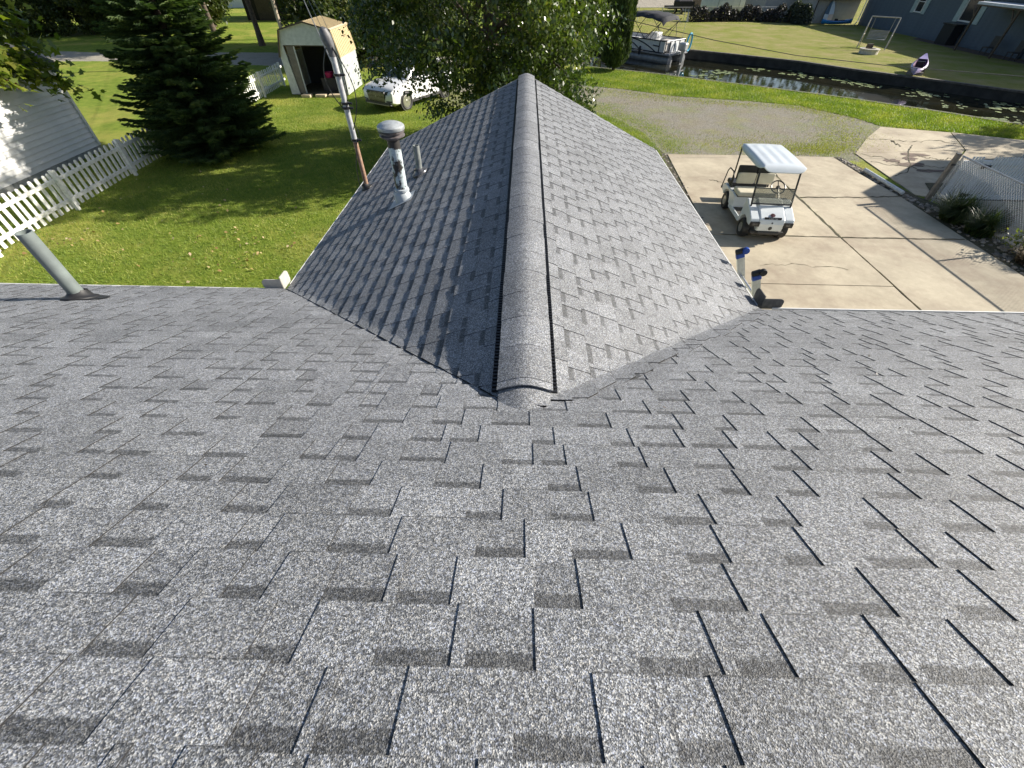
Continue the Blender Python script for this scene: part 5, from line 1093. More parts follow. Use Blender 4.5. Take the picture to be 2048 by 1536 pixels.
for nm, x, y, r, m_, lab in (('utility_pole', -15.0, 33.0, 0.10, simple('sunlit_pole_wood', (0.46, 0.38, 0.29), (0.34, 0.28, 0.21), 8, 0.8), 'pale wooden utility pole rising just behind the shed'), ('utility_pole', -18.8, 45.0, 0.15, WOODG, 'grey utility pole farther back that carries the service cable')):  # near pole coloured in its sunlit tan, far pole in its shaded grey
    p = thing(nm, lab, 'utility pole', (x, y, 0)); b = MB(); b.tube([(0, 0, -0.3), (0, 0, 8.6)], [r*1.15, r*0.85], 12); b.build('shaft', m_, p, smooth=True)
    if r > 0.12: box_part('crossarm', WOODG, p, (0, 0, 7.9), (1.8, 0.1, 0.12))
sc_ = thing('service_cable', 'twisted service wires strung from the roof mast to the grey utility pole', 'cable', (-2.23, 6.1, 4.0))
for k, (zz, sag, r) in enumerate(((0.0, 0.9, 0.009), (-0.10, 1.1, 0.005), (-0.02, 1.35, 0.005))):
    a0 = Vector((0.0 + (0.03 if k else -0.03), 0, zz + (0.09 if k == 0 else 0))); e0 = Vector((-18.8+2.23, 45-6.1, 3.7 + 0.1*k)); pts = [a0.lerp(e0, t) + Vector((0.12*k*math.sin(math.pi*min(1, t*6)/2), 0, -4*sag*t*(1-t)*0.6)) for t in np.linspace(0, 1, 40)]
    b = MB(); b.tube(pts, r, 5); b.build('wire', simple('aluminium_strand', (0.30, 0.30, 0.30), (0.10, 0.10, 0.10), 40, 0.5, 0.3) if k == 0 else BLACK, sc_)
pc = thing('phone_cable', 'single black cable sagging across the canal in front of the boat', 'cable', (2.4, 17.5, 3.8))
kp = [(-9.4, 0, 2.0), (-5, 0, 1.0), (0, 0, 0), (1.4, 0, -0.25), (3.7, 0, -0.63), (6.5, 0, -1.0), (9.6, 0, -1.24), (14.3, 0, -1.5), (16.5, 0, -1.5)]
b = MB(); b.tube(kp, 0.010, 6); b.build('wire', BLACK, pc, smooth=True)
# neighbour's house just outside the frame on the right; its gable shades the driveway
nb = thing('neighbour_house', 'pale neighbouring house beyond the gate whose gable shades the driveway', 'house', (18.2, 12.0, 0))
b = MB(); b.prism([(-5, 0), (5.0, 0), (5.0, 2.15), (3.1, 3.95), (1.0, 3.95), (-1.1, 3.3), (-5, 2.4)], 'x', 0, 9); b.build('wall', SIDING, nb)
b = MB(); b.prism([(5.3, 2.0), (3.15, 4.02), (0.95, 4.02), (-1.15, 3.38), (-5.3, 2.44), (-5.3, 2.5), (-1.15, 3.46), (0.95, 4.12), (3.15, 4.12), (5.3, 2.1)], 'x', -0.15, 9.3); b.build('roof', ROOFD, nb)
w = MB(); w.box((-0.03, 2.0, 1.5), (0.06, 1.1, 1.2)); w.build('window', TRIMW, nb)

# ------------------------------------------------------------------ vegetation
def leaf_mesh(name, C_, L, W, tone, up=0.5, fold=0.0, droop=None, seed=1):
    g = np.random.default_rng(seed); n = len(C_)
    nrm = g.normal(size=(n, 3)); nrm[:, 2] = np.abs(nrm[:, 2]) + up; nrm /= np.linalg.norm(nrm, axis=1)[:, None]
    t = g.normal(size=(n, 3))
    if droop is not None: t = t*0.6 + np.array(droop)
    t -= nrm*(t*nrm).sum(1)[:, None]; t /= np.linalg.norm(t, axis=1)[:, None]; s = np.cross(nrm, t)
    L = np.asarray(L)[:, None]; W = np.asarray(W)[:, None]
    V = np.stack([C_ - t*L/2, C_ + s*W/2 - t*L*0.08 + nrm*fold*W, C_ + t*L/2, C_ - s*W/2 - t*L*0.08 + nrm*fold*W], 1).reshape(-1, 3)
    return quads(name, V, tone)
def quads(name, V, tone, k=4):
    n = len(V)//k; me = bpy.data.meshes.new(name); me.vertices.add(n*k); me.vertices.foreach_set('co', V.astype(np.float32).ravel())
    me.loops.add(n*k); me.loops.foreach_set('vertex_index', np.arange(n*k, dtype=np.int32)); me.polygons.add(n)
    me.polygons.foreach_set('loop_start', np.arange(0, n*k, k, dtype=np.int32)); me.polygons.foreach_set('loop_total', np.full(n, k, dtype=np.int32))
    a = me.attributes.new('tone', 'FLOAT', 'FACE'); a.data.foreach_set('value', np.asarray(tone, dtype=np.float32)); me.update(calc_edges=True); return me
def clumps(n, c, r, shell=0.55, seed=1, zmin=None):
    g = np.random.default_rng(seed); out = []
    while len(out) < n:
        d = g.normal(size=3); d /= np.linalg.norm(d); k = g.uniform(shell, 1.0)**0.6; p = np.array(c) + d*k*np.array(r)*(1 + 0.10*math.sin(5*d[0]+3*d[2]) + 0.08*math.sin(7*d[1]+2))
        if zmin is None or p[2] > zmin: out.append(p)
    return np.array(out)
def limbs(parent, base, top, r, targets, mat=BARK, seed=1, name='trunk', nmax=16):
    g = np.random.default_rng(seed); b = MB(); base = Vector(base); top = Vector(top)
    pts = [base + (top-base)*t + Vector((g.normal(0, 0.06), g.normal(0, 0.06), 0))*min(1, t*3) for t in np.linspace(0, 1, 8)]
    b.tube(pts, [r*(1.25 if i == 0 else 1 - 0.11*i) for i in range(8)], 10); tr_ = b.build(name, mat, parent, smooth=True)
    for tgt in targets[:nmax]:
        t = g.uniform(0.25, 0.9); a = base.lerp(top, t); e = Vector(tgt); mid = a.lerp(e, 0.5) + Vector((0, 0, 0.25*g.normal()+0.2)); b = MB()
        b.tube([a, a.lerp(mid, 0.6), mid, mid.lerp(e, 0.6), e], [r*0.42, r*0.33, r*0.25, r*0.15, r*0.05], 6); b.build('limb', mat, tr_, smooth=True)
    return tr_
def tree(name, label, loc, c, rad, ncl, per, cr, leaf, mat, seed, trunk_r=0.16, group=None, zmin=None, shell=0.5, up=0.4, droop=None, top=None):
    t = thing(name, label, 'tree', loc, 0, group); g = np.random.default_rng(seed); cl_ = clumps(ncl, c, rad, shell, seed, zmin)
    P_ = []; T = []
    for q in cl_:
        k = int(per*g.uniform(0.6, 1.4)); d = g.normal(size=(k, 3)); d /= np.linalg.norm(d, axis=1)[:, None]; rr = cr*g.uniform(0.65, 1.25)*g.uniform(0.2, 1.0, (k, 1))**0.5
        P_.append(q + d*rr*np.array([1, 1, 0.8])); T.append(np.clip(g.uniform(0.25, 0.75) + g.normal(0, 0.16, k), 0, 1))
    P_ = np.concatenate(P_); T = np.concatenate(T)
    if zmin is not None: k = P_[:, 2] > zmin*0.6; P_, T = P_[k], T[k]
    if name == 'pear_tree': k = ~((P_[:, 0] < -2.2) & (P_[:, 2] < 1.85 - 0.25*(P_[:, 0]+2.2) + 0.25*np.sin(P_[:, 1]*4))); P_, T = P_[k], T[k]; k = ~((P_[:, 0] < -2.8) & (P_[:, 2] < 3.0) & (g.random(len(P_)) < 0.55)); P_, T = P_[k], T[k]
    lo = np.array(loc); n = len(P_); L = g.uniform(0.7, 1.3, n)*leaf
    me = leaf_mesh('crown', P_ - lo, L, L*g.uniform(0.45, 0.62, n), T, up=up, fold=0.12, droop=droop, seed=seed); link('crown', me, mat, t)
    limbs(t, (0, 0, -0.1), (np.array(top) - lo) if top is not None else (np.array(c) + np.array([0, 0, rad[2]*0.45]) - lo), trunk_r, [q - lo for q in cl_[::max(1, len(cl_)//18)]], seed=seed)
    return t
LEAF1 = mat_leaf('pear_leaf', [(0.0, (0.026, 0.045, 0.014)), (0.45, (0.052, 0.085, 0.020)), (0.8, (0.10, 0.135, 0.030)), (1.0, (0.17, 0.17, 0.04))], 0.28, 0.27, 0.7)
LEAFD = mat_leaf('dark_leaf', [(0.0, (0.022, 0.038, 0.012)), (0.5, (0.05, 0.075, 0.018)), (1.0, (0.13, 0.13, 0.035))], 0.28, 0.45, 0.4)
LEAFM = mat_leaf('maple_leaf', [(0.0, (0.045, 0.075, 0.014)), (0.45, (0.12, 0.165, 0.026)), (0.95, (0.26, 0.26, 0.045)), (0.985, (0.30, 0.05, 0.02)), (1.0, (0.30, 0.04, 0.02))], 0.5, 0.38, 0.5)
NEED = mat_leaf('spruce_needle', [(0.0, (0.032, 0.062, 0.028)), (0.6, (0.095, 0.150, 0.055)), (1.0, (0.22, 0.26, 0.08))], 0.35, 0.55, 0.3)
ARB = mat_leaf('arborvitae_spray', [(0.0, (0.020, 0.038, 0.012)), (0.5, (0.045, 0.072, 0.018)), (1.0, (0.085, 0.115, 0.028))], 0.15, 0.6, 0.3)
big = tree('pear_tree', 'big leafy tree filling the middle of the yard behind the gable', (-1.45, 17.3, 0), (-1.1, 16.9, 4.35), (3.75, 3.8, 3.9), 370, 215, 0.62, 0.135, LEAF1, 21, 0.20, zmin=0.75, shell=0.35, up=0.15, droop=(0, 0, -0.9))
# low drooping sprays on the left that hang before the car
for i, (x, y, z) in enumerate(((-3.1, 17.6, 1.15), (-4.3, 17.3, 2.4), (-4.9, 17.1, 2.3), (1.6, 17.2, 1.9), (-2.6, 17.9, 0.95))):
    g = np.random.default_rng(70+i); n = 330; P_ = np.array([x+1.45, y-17.3, z]) + g.normal(0, 1, (n, 3))*np.array([0.42, 0.4, 0.20]); L = g.uniform(0.7, 1.3, n)*0.125
    link('spray', leaf_mesh('spray', P_, L, L*0.52, np.clip(g.normal(0.45, 0.2, n), 0, 1), up=0.2, fold=0.1, droop=(0, 0, -0.6), seed=70+i), LEAF1, big)['kind'] = 'stuff'
for i, (x, y, rz_, lab, r) in enumerate(((-44.5, 46.5, 5.2, 'broad dark tree at the far left edge beyond the dirt road', 3.6), (-39.2, 50.0, 6, 'taller dense tree second from the left beyond the dirt road', 3.9), (-34.6, 48.6, 5, 'olive tree with bare twigs behind the top of the spruce', 3.2), (-30.3, 52.5, 5.2, 'thin tree behind the spruce near the white building', 2.6), (-13.8, 41.5, 4.8, 'dark leafy tree behind the shed roof', 2.5), (-12.6, 36.0, 4.6, 'dense shaded tree between the shed and the big tree', 2.9), (-7.5, 40.5, 5.0, 'dark tree deep behind the big yard tree', 3.6), (0.5, 46.5, 5.0, 'dark tree behind the big yard tree at the canal end', 3.8))):
    tree('background_tree', lab, (x, y, 0), (x, y, rz_-1.5), (r, r*0.95, rz_-1.2), 230, 120, 0.8, 0.27, LEAFD, 30+i, 0.2, 'trees across the far side of the yard', zmin=0.35, shell=0.25, up=0.2)
for i, (x, y, r, h, lab) in enumerate(((-45.0, 43.5, 2.4, 1.7, 'wide low bush at the far left edge beyond the dirt road'), (-41.2, 45.2, 2.2, 1.9, 'dense bush under the far left trees, second from the edge'), (-37.6, 46.2, 2.3, 2.0, 'olive bush with twiggy top left of the spruce tip'), (-34.0, 47.6, 2.2, 2.0, 'shaded bush directly behind the left side of the spruce'), (-30.6, 48.6, 1.9, 1.8, 'dark bush behind the spruce top nearest the white building'), (-13.0, 35.0, 1.6, 1.9, 'dark bush just behind the tan shed roof'), (-11.4, 32.8, 2.0, 1.9, 'shaded bush between the shed and the white SUV roof'), (-8.0, 34.5, 2.0, 2.0, 'shaded bush behind the white SUV'), (-16.5, 51.5, 1.7, 1.3, 'low bush in front of the striped camper'))):
    tree('garden_bush', lab, (x, y, 0), (x, y, h*0.8), (r, r*0.8, h), 90, 110, 0.55, 0.21, LEAFD, 120+i, 0.06, 'bushes beyond the yard', zmin=0.12, shell=0.3, up=0.25)
tree('background_tree', 'tall tree added for shade left of the teal house, crown above the picture', (-26.5, 45.5, 0), (-26.5, 45.5, 6.2), (3.4, 3.4, 2.6), 130, 110, 0.8, 0.27, LEAFD, 141, 0.22, 'trees across the far side of the yard', shell=0.3)  # added with its crown out of view to shade the ground beyond
tree('background_tree', 'tall tree added for shade by the road behind the spruce, trunk hidden', (-20.5, 41.0, 0), (-20.5, 41.0, 6.4), (3.2, 3.2, 2.6), 130, 110, 0.8, 0.27, LEAFD, 142, 0.22, 'trees across the far side of the yard', shell=0.3)  # second high crown added to darken the far lawn with its shadow
# maple reaching in from the left
mp = thing('maple_tree', 'maple with large yellow-green leaves reaching in over the white house wall', 'tree', (-17.2, 12.2, 0)); g = np.random.default_rng(5); P_ = []
br = [((-16.6, 13.2, 4.2), (-14.45, 16.0, 1.95)), ((-16.6, 13.2, 4.2), (-14.5, 15.6, 2.45)), ((-16.7, 13.0, 4.6), (-14.5, 15.4, 3.0)), ((-16.8, 12.8, 5.0), (-14.4, 15.3, 3.55)), ((-16.8, 12.8, 5.2), (-14.5, 14.9, 4.0)), ((-16.6, 13.2, 4.0), (-14.4, 14.3, 2.75)), ((-16.7, 13.0, 4.4), (-14.4, 14.1, 3.2)), ((-16.5, 13.4, 4.2), (-14.5, 15.1, 2.3)), ((-16.6, 13.2, 3.9), (-14.3, 13.7, 2.6)), ((-16.9, 12.6, 5.4), (-14.6, 14.4, 4.6)), ((-16.9, 12.6, 4.9), (-14.4, 13.4, 3.6))]
for a, e in br:
    for _ in range(190):
        t = g.uniform(0.15, 1.0)**0.8; P_.append(np.array(a)*(1-t) + np.array(e)*t + g.normal(0, 1, 3)*np.array([0.22, 0.26, 0.22]))
P_ = np.array(P_); n = len(P_)
# five-lobed leaves
def maple(name, C_, S, tone, seed):
    g = np.random.default_rng(seed); n = len(C_); nrm = g.normal(size=(n, 3)); nrm[:, 2] = np.abs(nrm[:, 2]) + 0.5; nrm[:, 0] += 0.35; nrm /= np.linalg.norm(nrm, axis=1)[:, None]
    t = g.normal(size=(n, 3))*0.6 + np.array([0.4, 0.3, -0.7]); t -= nrm*(t*nrm).sum(1)[:, None]; t /= np.linalg.norm(t, axis=1)[:, None]; s = np.cross(nrm, t)
    sh = [(-0.5, 0.0), (-0.42, 0.28), (-0.12, 0.22), (-0.02, 0.52), (0.16, 0.20), (0.52, 0.0), (0.16, -0.20), (-0.02, -0.52), (-0.12, -0.22), (-0.42, -0.28)]
    V = np.stack([C_ + (t*a + s*w_ - nrm*abs(w_)*0.25)*S[:, None] for a, w_ in sh], 1).reshape(-1, 3); return quads(name, V, tone, len(sh))
T = np.clip(g.normal(0.5, 0.2, n), 0, 0.95); T[g.random(n) < 0.012] = 1.0
link('crown', maple('crown', P_ - np.array([-17.2, 12.2, 0]), g.uniform(0.17, 0.32, n), T, 6), LEAFM, mp)
b = MB(); b.tube([(0, 0, -0.1), (0.05, 0.1, 2.0), (0.15, 0.4, 4.2), (0.2, 0.6, 6.0)], [0.2, 0.17, 0.13, 0.08], 10); tk = b.build('trunk', BARK, mp, smooth=True)
for a, e in br:
    a, e = Vector(a) - Vector((-17.2, 12.2, 0)), Vector(e) - Vector((-17.2, 12.2, 0)); b = MB(); b.tube([Vector((0.12, 0.35, max(1.2, a.z-0.6))), a, a.lerp(e, 0.5) + Vector((0, 0, 0.08)), e], [0.05, 0.03, 0.018, 0.005], 6); b.build('limb', BARK, tk, smooth=True)
# spruce
sp = thing('spruce', 'dark blue-green spruce with layered boughs standing inside the picket fence', 'tree', (-11.15, 16.5, 0)); g = np.random.default_rng(12); V = []; T = []
zt = 8.6; z = 0.22
while z < zt - 0.2:
    rad = 2.38*(1 - z/zt)**0.85*(0.75 + 0.25*min(1, (z+0.3)/0.9)); nb_ = max(6, int(15*(1 - z/zt) + 6))
    for k in range(nb_):
        a = g.uniform(0, 6.283); L = rad*g.uniform(0.68, 1.12); tone0 = g.uniform(0.2, 0.6); ns = int(12 + L*19)
        for i in range(ns):
            s_ = (0.14 + 0.86*(i + g.random())/ns); r = L*s_; dz = -0.16*L*s_ + 0.20*L*s_**2.6
            base = np.array([r*math.cos(a), r*math.sin(a), z + dz + g.normal(0, 0.02)])
            for sd in (-1, 1, 0):
                aa = a + sd*g.uniform(0.5, 0.95); l = (0.12 + 0.30*(1 - s_)*L*0.62 + 0.05)*g.uniform(0.7, 1.25) if sd else 0.16
                d = np.array([math.cos(aa), math.sin(aa), g.uniform(-0.22, 0.10)]); q = np.array([-d[1], d[0], 0]); up_ = np.array([0, 0, 1.0])
                for ww, ax in ((0.021, q), (0.019, q*0.4 + up_), (0.019, q*0.4 - up_)):
                    V += [base - ax*ww*0.35, base + d*l*0.55 - ax*ww, base + d*l, base + d*l*0.55 + ax*ww]; T.append(np.clip(tone0 + 0.30*s_*g.random() + g.normal(0, 0.10), 0, 1))
    z += 0.145 + 0.02*g.random()
link('crown', quads('crown', np.array(V), T), NEED, sp)
b = MB(); b.tube([(0, 0, -0.1), (0, 0, 4), (0, 0, zt)], [0.17, 0.10, 0.02], 10); b.build('trunk', BARK, sp, smooth=True)
# columnar arborvitae by the canal
def arbor(label, x, y, r, h, seed):
    t = thing('arborvitae', label, 'tree', (x, y, 0), 0, 'columnar evergreens by the canal'); g = np.random.default_rng(seed); n = 26000
    zz = g.uniform(0, 1, n)**0.9*h; a = g.uniform(0, 6.283, n); prof = r*np.minimum(1, (zz+0.10)/0.45)**0.6*np.minimum(1, (h-zz)/2.2)**0.6*(1 + 0.07*np.sin(5*a + zz*3) + 0.06*np.sin(3*a - zz*5)); rr = prof*g.uniform(0.45, 1.05, n)**0.45
    P_ = np.stack([rr*np.cos(a), rr*np.sin(a), zz + 0.25], 1); L = g.uniform(0.14, 0.30, n)
    d = np.stack([np.cos(a)*0.35, np.sin(a)*0.35, np.ones(n)], 1) + g.normal(0, 0.22, (n, 3)); d /= np.linalg.norm(d, axis=1)[:, None]; q = np.cross(d, np.stack([np.cos(a), np.sin(a), np.zeros(n)], 1) + g.normal(0, 0.7, (n, 3))); q /= np.linalg.norm(q, axis=1)[:, None]; W = L[:, None]*0.16; Lc = L[:, None]
    V = np.stack([P_ - d*Lc/2, P_ + q*W, P_ + d*Lc/2, P_ - q*W], 1).reshape(-1, 3); cl_ = 0.5 + 0.25*np.sin(4*a + 2*zz); link('crown', quads('crown', V, np.clip(cl_ + g.normal(0, 0.18, n), 0, 1)), ARB, t)
    b = MB(); b.tube([(0, 0, -0.1), (0.02, 0, 0.4), (0, 0, h*0.8)], [0.10, 0.08, 0.02], 8); b.build('trunk', BARK, t, smooth=True)
arbor('front columnar arborvitae standing beside the moored boat', 5.5, 32.35, 0.80, 6.2, 1)
arbor('columnar arborvitae half hidden behind the big leafy tree', 4.45, 35.9, 0.85, 6.0, 2)
# hedge and round shrub before the mobile home
def hedge(name, label, cat, pts, w, h, n, mat, seed, leaf=0.2):
    g = np.random.default_rng(seed); x0, y0 = pts[0]; t = thing(name, label, cat, (x0, y0, 0)); seg = [math.dist(a, c) for a, c in zip(pts[:-1], pts[1:])]; cum = np.cumsum([0]+seg); P_ = []
    for _ in range(n):
        s_ = g.uniform(0, cum[-1]); k = min(len(seg)-1, max(0, int(np.searchsorted(cum, s_)-1))); u = (s_-cum[k])/seg[k]; a = np.array(pts[k])*(1-u) + np.array(pts[k+1])*u; hh = h*(0.8 + 0.2*math.sin(s_*2.1) + 0.12*math.sin(s_*5.3))
        th_ = g.uniform(0, math.pi); r = g.uniform(0.5, 1)**0.5; P_.append([a[0] - x0 + g.normal(0, 0.1), a[1] - y0 + w*math.cos(th_)*r, hh*math.sin(th_)*r])
    P_ = np.array(P_); L = g.uniform(0.7, 1.3, n)*leaf; link('foliage', leaf_mesh('foliage', P_, L, L*0.6, np.clip(g.normal(0.4, 0.25, n), 0, 1), up=0.2, seed=seed), mat, t)
    b = MB()
    for k in range(int(cum[-1]/1.2)+1): u = k*1.2/cum[-1]; j = min(len(pts)-2, int(u*(len(pts)-1))); v = u*(len(pts)-1)-j; x = pts[j][0]*(1-v)+pts[j+1][0]*v - x0; y = pts[j][1]*(1-v)+pts[j+1][1]*v - y0; b.tube([(x, y, 0), (x, y, h*0.6)], 0.04, 5)
    b.build('stems', BARK, t)
PURP = mat_leaf('purple_hedge_leaf', [(0.0, (0.018, 0.022, 0.018)), (0.6, (0.05, 0.045, 0.05)), (1.0, (0.12, 0.09, 0.10))], 0.15, 0.5, 0.4)
hedge('hedge', 'long dark purplish hedge along the back of the far lawn', 'hedge', [(17.8, 60.3), (21, 61.0), (24.7, 61.3), (27.6, 60.4)], 0.8, 1.35, 9000, PURP, 3)
hedge('round_shrub', 'round grey-green shrub at the right end of the dark hedge', 'shrub', [(28.0, 59.6), (29.4, 58.4)], 1.0, 1.75, 5200, mat_leaf('grey_green_leaf', [(0, (0.03, 0.04, 0.03)), (1, (0.10, 0.12, 0.10))], 0.15, 0.5, 0.4), 4)
g = np.random.default_rng(60); n = 16000; xs = g.uniform(-90, 130, n); ys = 112 + 0.02*xs + g.normal(0, 5, n); zs = g.uniform(0, 1, n)**0.8*(15 + 3*np.sin(xs*0.21) + 2*np.sin(xs*0.53)); L = g.uniform(0.8, 1.8, n)
tag(link('added_far_woods', leaf_mesh('added_far_woods', np.stack([xs, ys, zs], 1), L, L*0.7, g.random(n), up=0.2, seed=60), LEAFD), kind='stuff')  # unseen treeline added so the canal reflects dark foliage instead of sky
# ornamental grass and dry plants by the chain-link fence
def tuft(label, loc, n, L, mat, seed, spread=0.25, wid=0.012, name='ornamental_grass', cat='plant', lean=(0, 0), arc=1.0):
    g = np.random.default_rng(seed); V = []; T = []
    for _ in range(n):
        a = g.uniform(0, 6.283); r0 = spread*math.sqrt(g.random()); l = L*g.uniform(0.55, 1.15); out = g.uniform(0.25, 1.0)*arc; p = np.array([r0*math.cos(a*1.7), r0*math.sin(a*1.7), 0.0]); d = np.array([math.cos(a)*out + lean[0], math.sin(a)*out + lean[1], 0]); q = np.array([-math.sin(a), math.cos(a), 0])*wid*g.uniform(0.6, 1.3); tn = g.random(); prev = p; pw = q
        for k in range(1, 6):
            t = k/5; c = p + d*l*0.75*t**1.25 + np.array([0, 0, l*(0.95*t - 0.62*t*t*out - 0.1*t*t)]); c[2] = max(c[2], 0.01); w = q*(1 - t*0.85); V += [prev - pw, prev + pw, c + w, c - w]; T.append(tn); prev = c; pw = w
    t_ = thing(name, label, cat, loc); link('blades', quads('blades', np.array(V), T), mat, t_); return t_
GRS = mat_leaf('ornamental_blade', [(0.0, (0.022, 0.045, 0.015)), (0.5, (0.045, 0.085, 0.022)), (1.0, (0.12, 0.13, 0.05))], 0.2, 0.45, 0.4)
DRY = mat_leaf('dry_stems', [(0.0, (0.07, 0.05, 0.03)), (0.6, (0.15, 0.11, 0.065)), (1.0, (0.30, 0.24, 0.15))], 0.1, 0.7, 0.2)
tuft('arching green ornamental grass clump at the foot of the white gate', (11.92, 11.55, 0), 900, 1.15, GRS, 3, 0.34, 0.011, lean=(-0.15, -0.1))
tuft('second green grass clump spilling over the stones by the fence', (12.0, 10.75, 0), 700, 1.0, GRS, 4, 0.30, 0.011)
tuft('brown dried perennial stalks behind the chain-link mesh', (12.55, 11.1, 0), 360, 0.75, DRY, 5, 0.40, 0.010, 'dry_plant')
tuft('dry brown shrub stalks at the right edge among the stones', (12.15, 9.2, 0), 420, 0.8, DRY, 6, 0.36, 0.011, 'dry_plant')
t_ = thing('leafy_weed', 'small bright yellow-green weed at the right edge by the fence', 'plant', (12.15, 9.75, 0)); g = np.random.default_rng(8); n = 220; P_ = g.normal(0, 1, (n, 3))*np.array([0.2, 0.2, 0.14]) + np.array([0, 0, 0.38]); L = g.uniform(0.06, 0.12, n)
link('foliage', leaf_mesh('foliage', P_, L, L*0.6, g.random(n), seed=3), mat_leaf('weed_leaf', [(0, (0.10, 0.14, 0.03)), (1, (0.24, 0.24, 0.06))], 0.35), t_)
tree('neighbour_tree', 'leafy tree beside the neighbouring house that dapples the far slab', (30.0, 20.2, 0), (30.0, 20.2, 4.6), (2.6, 2.6, 2.4), 60, 110, 0.6, 0.2, LEAFD, 77, 0.16)
tuft('leafy bush right of the driveway throwing ragged shade on the concrete', (13.4, 7.9, 0), 700, 1.5, GRS, 9, 0.5, 0.03, 'garden_bush', 'bush')
# lawn blades and fallen leaves
def blades(name, n, poly, h, w, mat, seed, excl=()):
    g = np.random.default_rng(seed); pl = np.array(poly); lo, hi = pl.min(0), pl.max(0); P_ = np.zeros((0, 2))
    while len(P_) < n:
        q = g.uniform(lo, hi, (n, 2)); q = q[inside(q, poly)]
        for e in excl: q = q[~inside(q, e)]
        P_ = np.concatenate([P_, q])
    P_ = P_[:n]; a = g.uniform(0, 6.283, n); hh = h*g.uniform(0.5, 1.3, n); ww = w*g.uniform(0.6, 1.4, n); ln = g.normal(0, 0.6, (n, 2))*hh[:, None]
    B = np.stack([P_[:, 0], P_[:, 1], np.full(n, 0.001)], 1); q = np.stack([np.cos(a)*ww/2, np.sin(a)*ww/2, np.zeros(n)], 1); tip = B + np.stack([ln[:, 0], ln[:, 1], hh], 1)
    V = np.stack([B - q, B + q, tip], 1).reshape(-1, 3); pn = 0.5 + 0.22*np.sin(P_[:, 0]*1.9 + np.sin(P_[:, 1]*1.3)*2) * np.sin(P_[:, 1]*1.6 + P_[:, 0]*0.4); return link(name, quads(name, V, np.clip(pn + g.normal(0, 0.2, n), 0, 1), 3), mat)
BLD = mat_leaf('grass_blade', [(0.0, (0.095, 0.165, 0.018)), (0.45, (0.200, 0.265, 0.045)), (0.8, (0.33, 0.35, 0.08)), (1.0, (0.50, 0.45, 0.17))], 0.35, 0.5, 0.35)
tag(blades('grass', 210000, [(-15.3, 6.0), (-2.1, 6.0), (-2.1, 9), (-1.0, 23.5), (-5, 28), (-15.3, 30)], 0.055, 0.014, BLD, 41), kind='stuff')
tag(blades('grass', 90000, [(2.4, 8.3), (4.6, 10), (5.1, 17.2), (4.9, 19.4), (4.1, 21.4), (2.9, 23.2), (-1, 23.4), (0, 9)] , 0.06, 0.014, BLD, 42), kind='stuff')
tag(blades('grass', 110000, [(3.0, 28.2), (5.4, 27.2), (7.7, 25.8), (11.2, 24.9), (13.3, 24.1), (14.9, 22.0), (15.3, 20.75), (17.7, 20.0), (21.3, 18.5), (26, 15.5)] + NEAR_EDGE[8::-1], 0.075, 0.022, BLD, 43), kind='stuff')
YEL = mat_leaf('yellow_weed', [(0.0, (0.12, 0.16, 0.02)), (0.5, (0.26, 0.28, 0.035)), (1.0, (0.42, 0.36, 0.10))], 0.35, 0.5, 0.3)
def drift(n, blobs, h, w, mat, seed, name='weeds'):
    g = np.random.default_rng(seed); P_ = []
    for cx, cy, sx, sy, a, wt in blobs:
        k = int(n*wt); d = g.normal(0, 1, (k, 2))*np.array([sx, sy]); ca, sa = math.cos(a), math.sin(a); P_.append(np.stack([cx + d[:, 0]*ca - d[:, 1]*sa, cy + d[:, 0]*sa + d[:, 1]*ca], 1))
    P_ = np.concatenate(P_); P_ = P_ if seed == 54 else P_[~inside(P_, [(5.2, 5), (11.4, 5), (11.4, 16.65), (5.2, 16.72)])]; k = len(P_); a = g.uniform(0, 6.283, k); hh = h*g.uniform(0.5, 1.3, k); ww = w*g.uniform(0.6, 1.4, k); ln = g.normal(0, 0.6, (k, 2))*hh[:, None]
    B = np.stack([P_[:, 0], P_[:, 1], np.full(k, 0.003)], 1); q = np.stack([np.cos(a)*ww/2, np.sin(a)*ww/2, np.zeros(k)], 1); tip = B + np.stack([ln[:, 0], ln[:, 1], hh], 1)
    return tag(link(name, quads(name, np.stack([B - q, B + q, tip], 1).reshape(-1, 3), np.clip(g.normal(0.5, 0.25, k), 0, 1), 3), mat), kind='stuff')
drift(8000, [(9.6, 17.5, 1.2, 0.4, 0.05, 0.3), (11.2, 17.6, 0.7, 0.45, 0.2, 0.25), (12.6, 18.6, 0.8, 0.6, 0.8, 0.2), (8.0, 18.4, 1.4, 0.5, 0.1, 0.12), (13.6, 20.3, 0.6, 1.0, 0.2, 0.13)], 0.055, 0.016, YEL, 51)
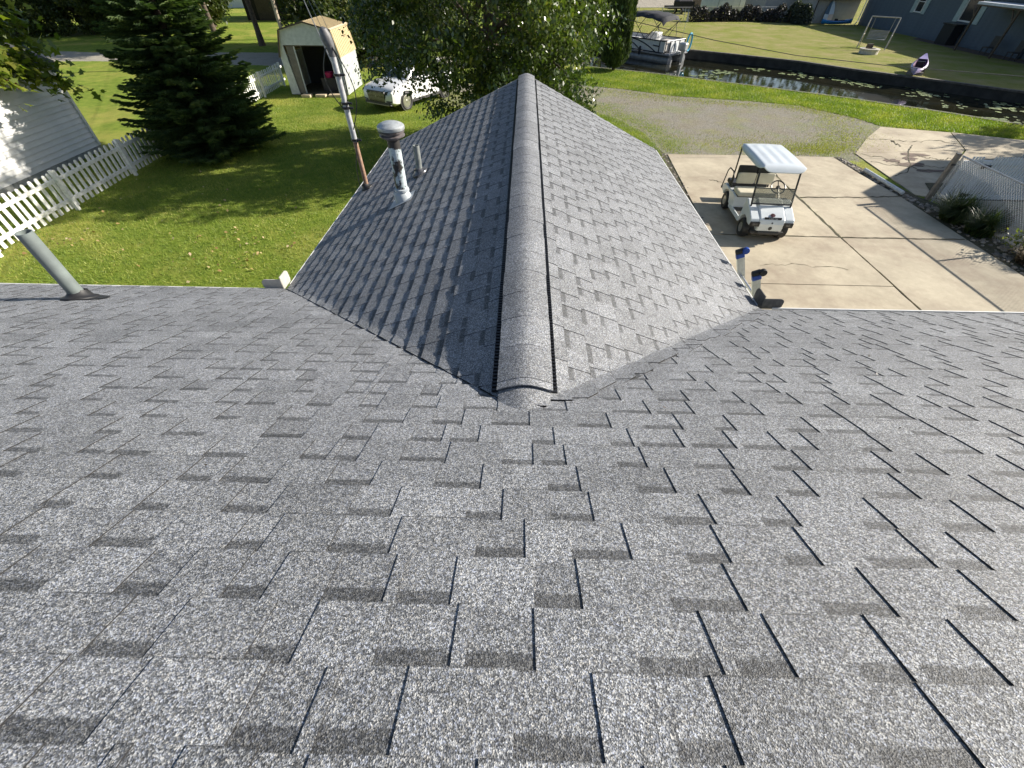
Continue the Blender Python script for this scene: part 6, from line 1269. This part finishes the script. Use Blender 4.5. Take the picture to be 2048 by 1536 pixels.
drift(7000, [(5.6, 17.6, 0.35, 0.8, 0.2, 0.25), (5.3, 19.6, 0.5, 0.9, 0.3, 0.25), (4.5, 21.6, 0.5, 0.9, 0.6, 0.25), (3.4, 23.3, 0.8, 0.5, 0.2, 0.25)], 0.05, 0.014, BLD, 52)
drift(5000, [(9.5, 24.6, 3.0, 0.35, -0.25, 0.5), (13.6, 23.0, 1.2, 0.4, -0.9, 0.3), (5.5, 26.4, 1.5, 0.3, -0.45, 0.2)], 0.055, 0.016, YEL, 53)
drift(1500, [(8.33, 14.6, 0.03, 1.3, 0.02, 0.7), (8.28, 11.5, 0.03, 0.6, 0, 0.3)], 0.035, 0.012, BLD, 54)
g = np.random.default_rng(15); cs = []
for cx, cy, s_, n in ((-7.0, 9.4, 0.8, 34), (-6.6, 8.6, 0.4, 14), (-11.6, 9.4, 0.5, 16), (-9.5, 12.5, 2.0, 40), (-8, 9, 2.0, 26)): cs.append(np.stack([g.normal(cx, s_, n), g.normal(cy, s_*0.6, n), np.full(n, 0.045)], 1))
cs = np.concatenate(cs); n = len(cs); L = g.uniform(0.05, 0.11, n)
tag(link('fallen_leaves', leaf_mesh('fallen_leaves', cs, L, L*0.7, g.random(n), up=1.2, fold=0.2, seed=4), mat_leaf('fallen_leaf', [(0, (0.28, 0.17, 0.07)), (0.6, (0.42, 0.30, 0.13)), (1, (0.55, 0.46, 0.30))], 0.2)), kind='stuff')

g = np.random.default_rng(33); n = 46; xs = g.uniform(-3.6, 3.6, n); ys = g.uniform(0.35, 3.2, n); k = np.array([(abs(x) > 0.97*(y - 1.153) + 0.15) for x, y in zip(xs, ys)]); xs, ys = xs[k], ys[k]
zs = np.array([zmain(x, y) + 0.011 for x, y in zip(xs, ys)]); L = g.uniform(0.008, 0.022, len(xs))
tag(link('roof_debris', leaf_mesh('roof_debris', np.stack([xs, ys, zs], 1), L, L*0.4, g.random(len(xs)), up=2.5, seed=9), mat_leaf('dry_scrap', [(0, (0.05, 0.04, 0.03)), (0.7, (0.14, 0.10, 0.06)), (1, (0.4, 0.36, 0.3))], 0.1)), kind='stuff')
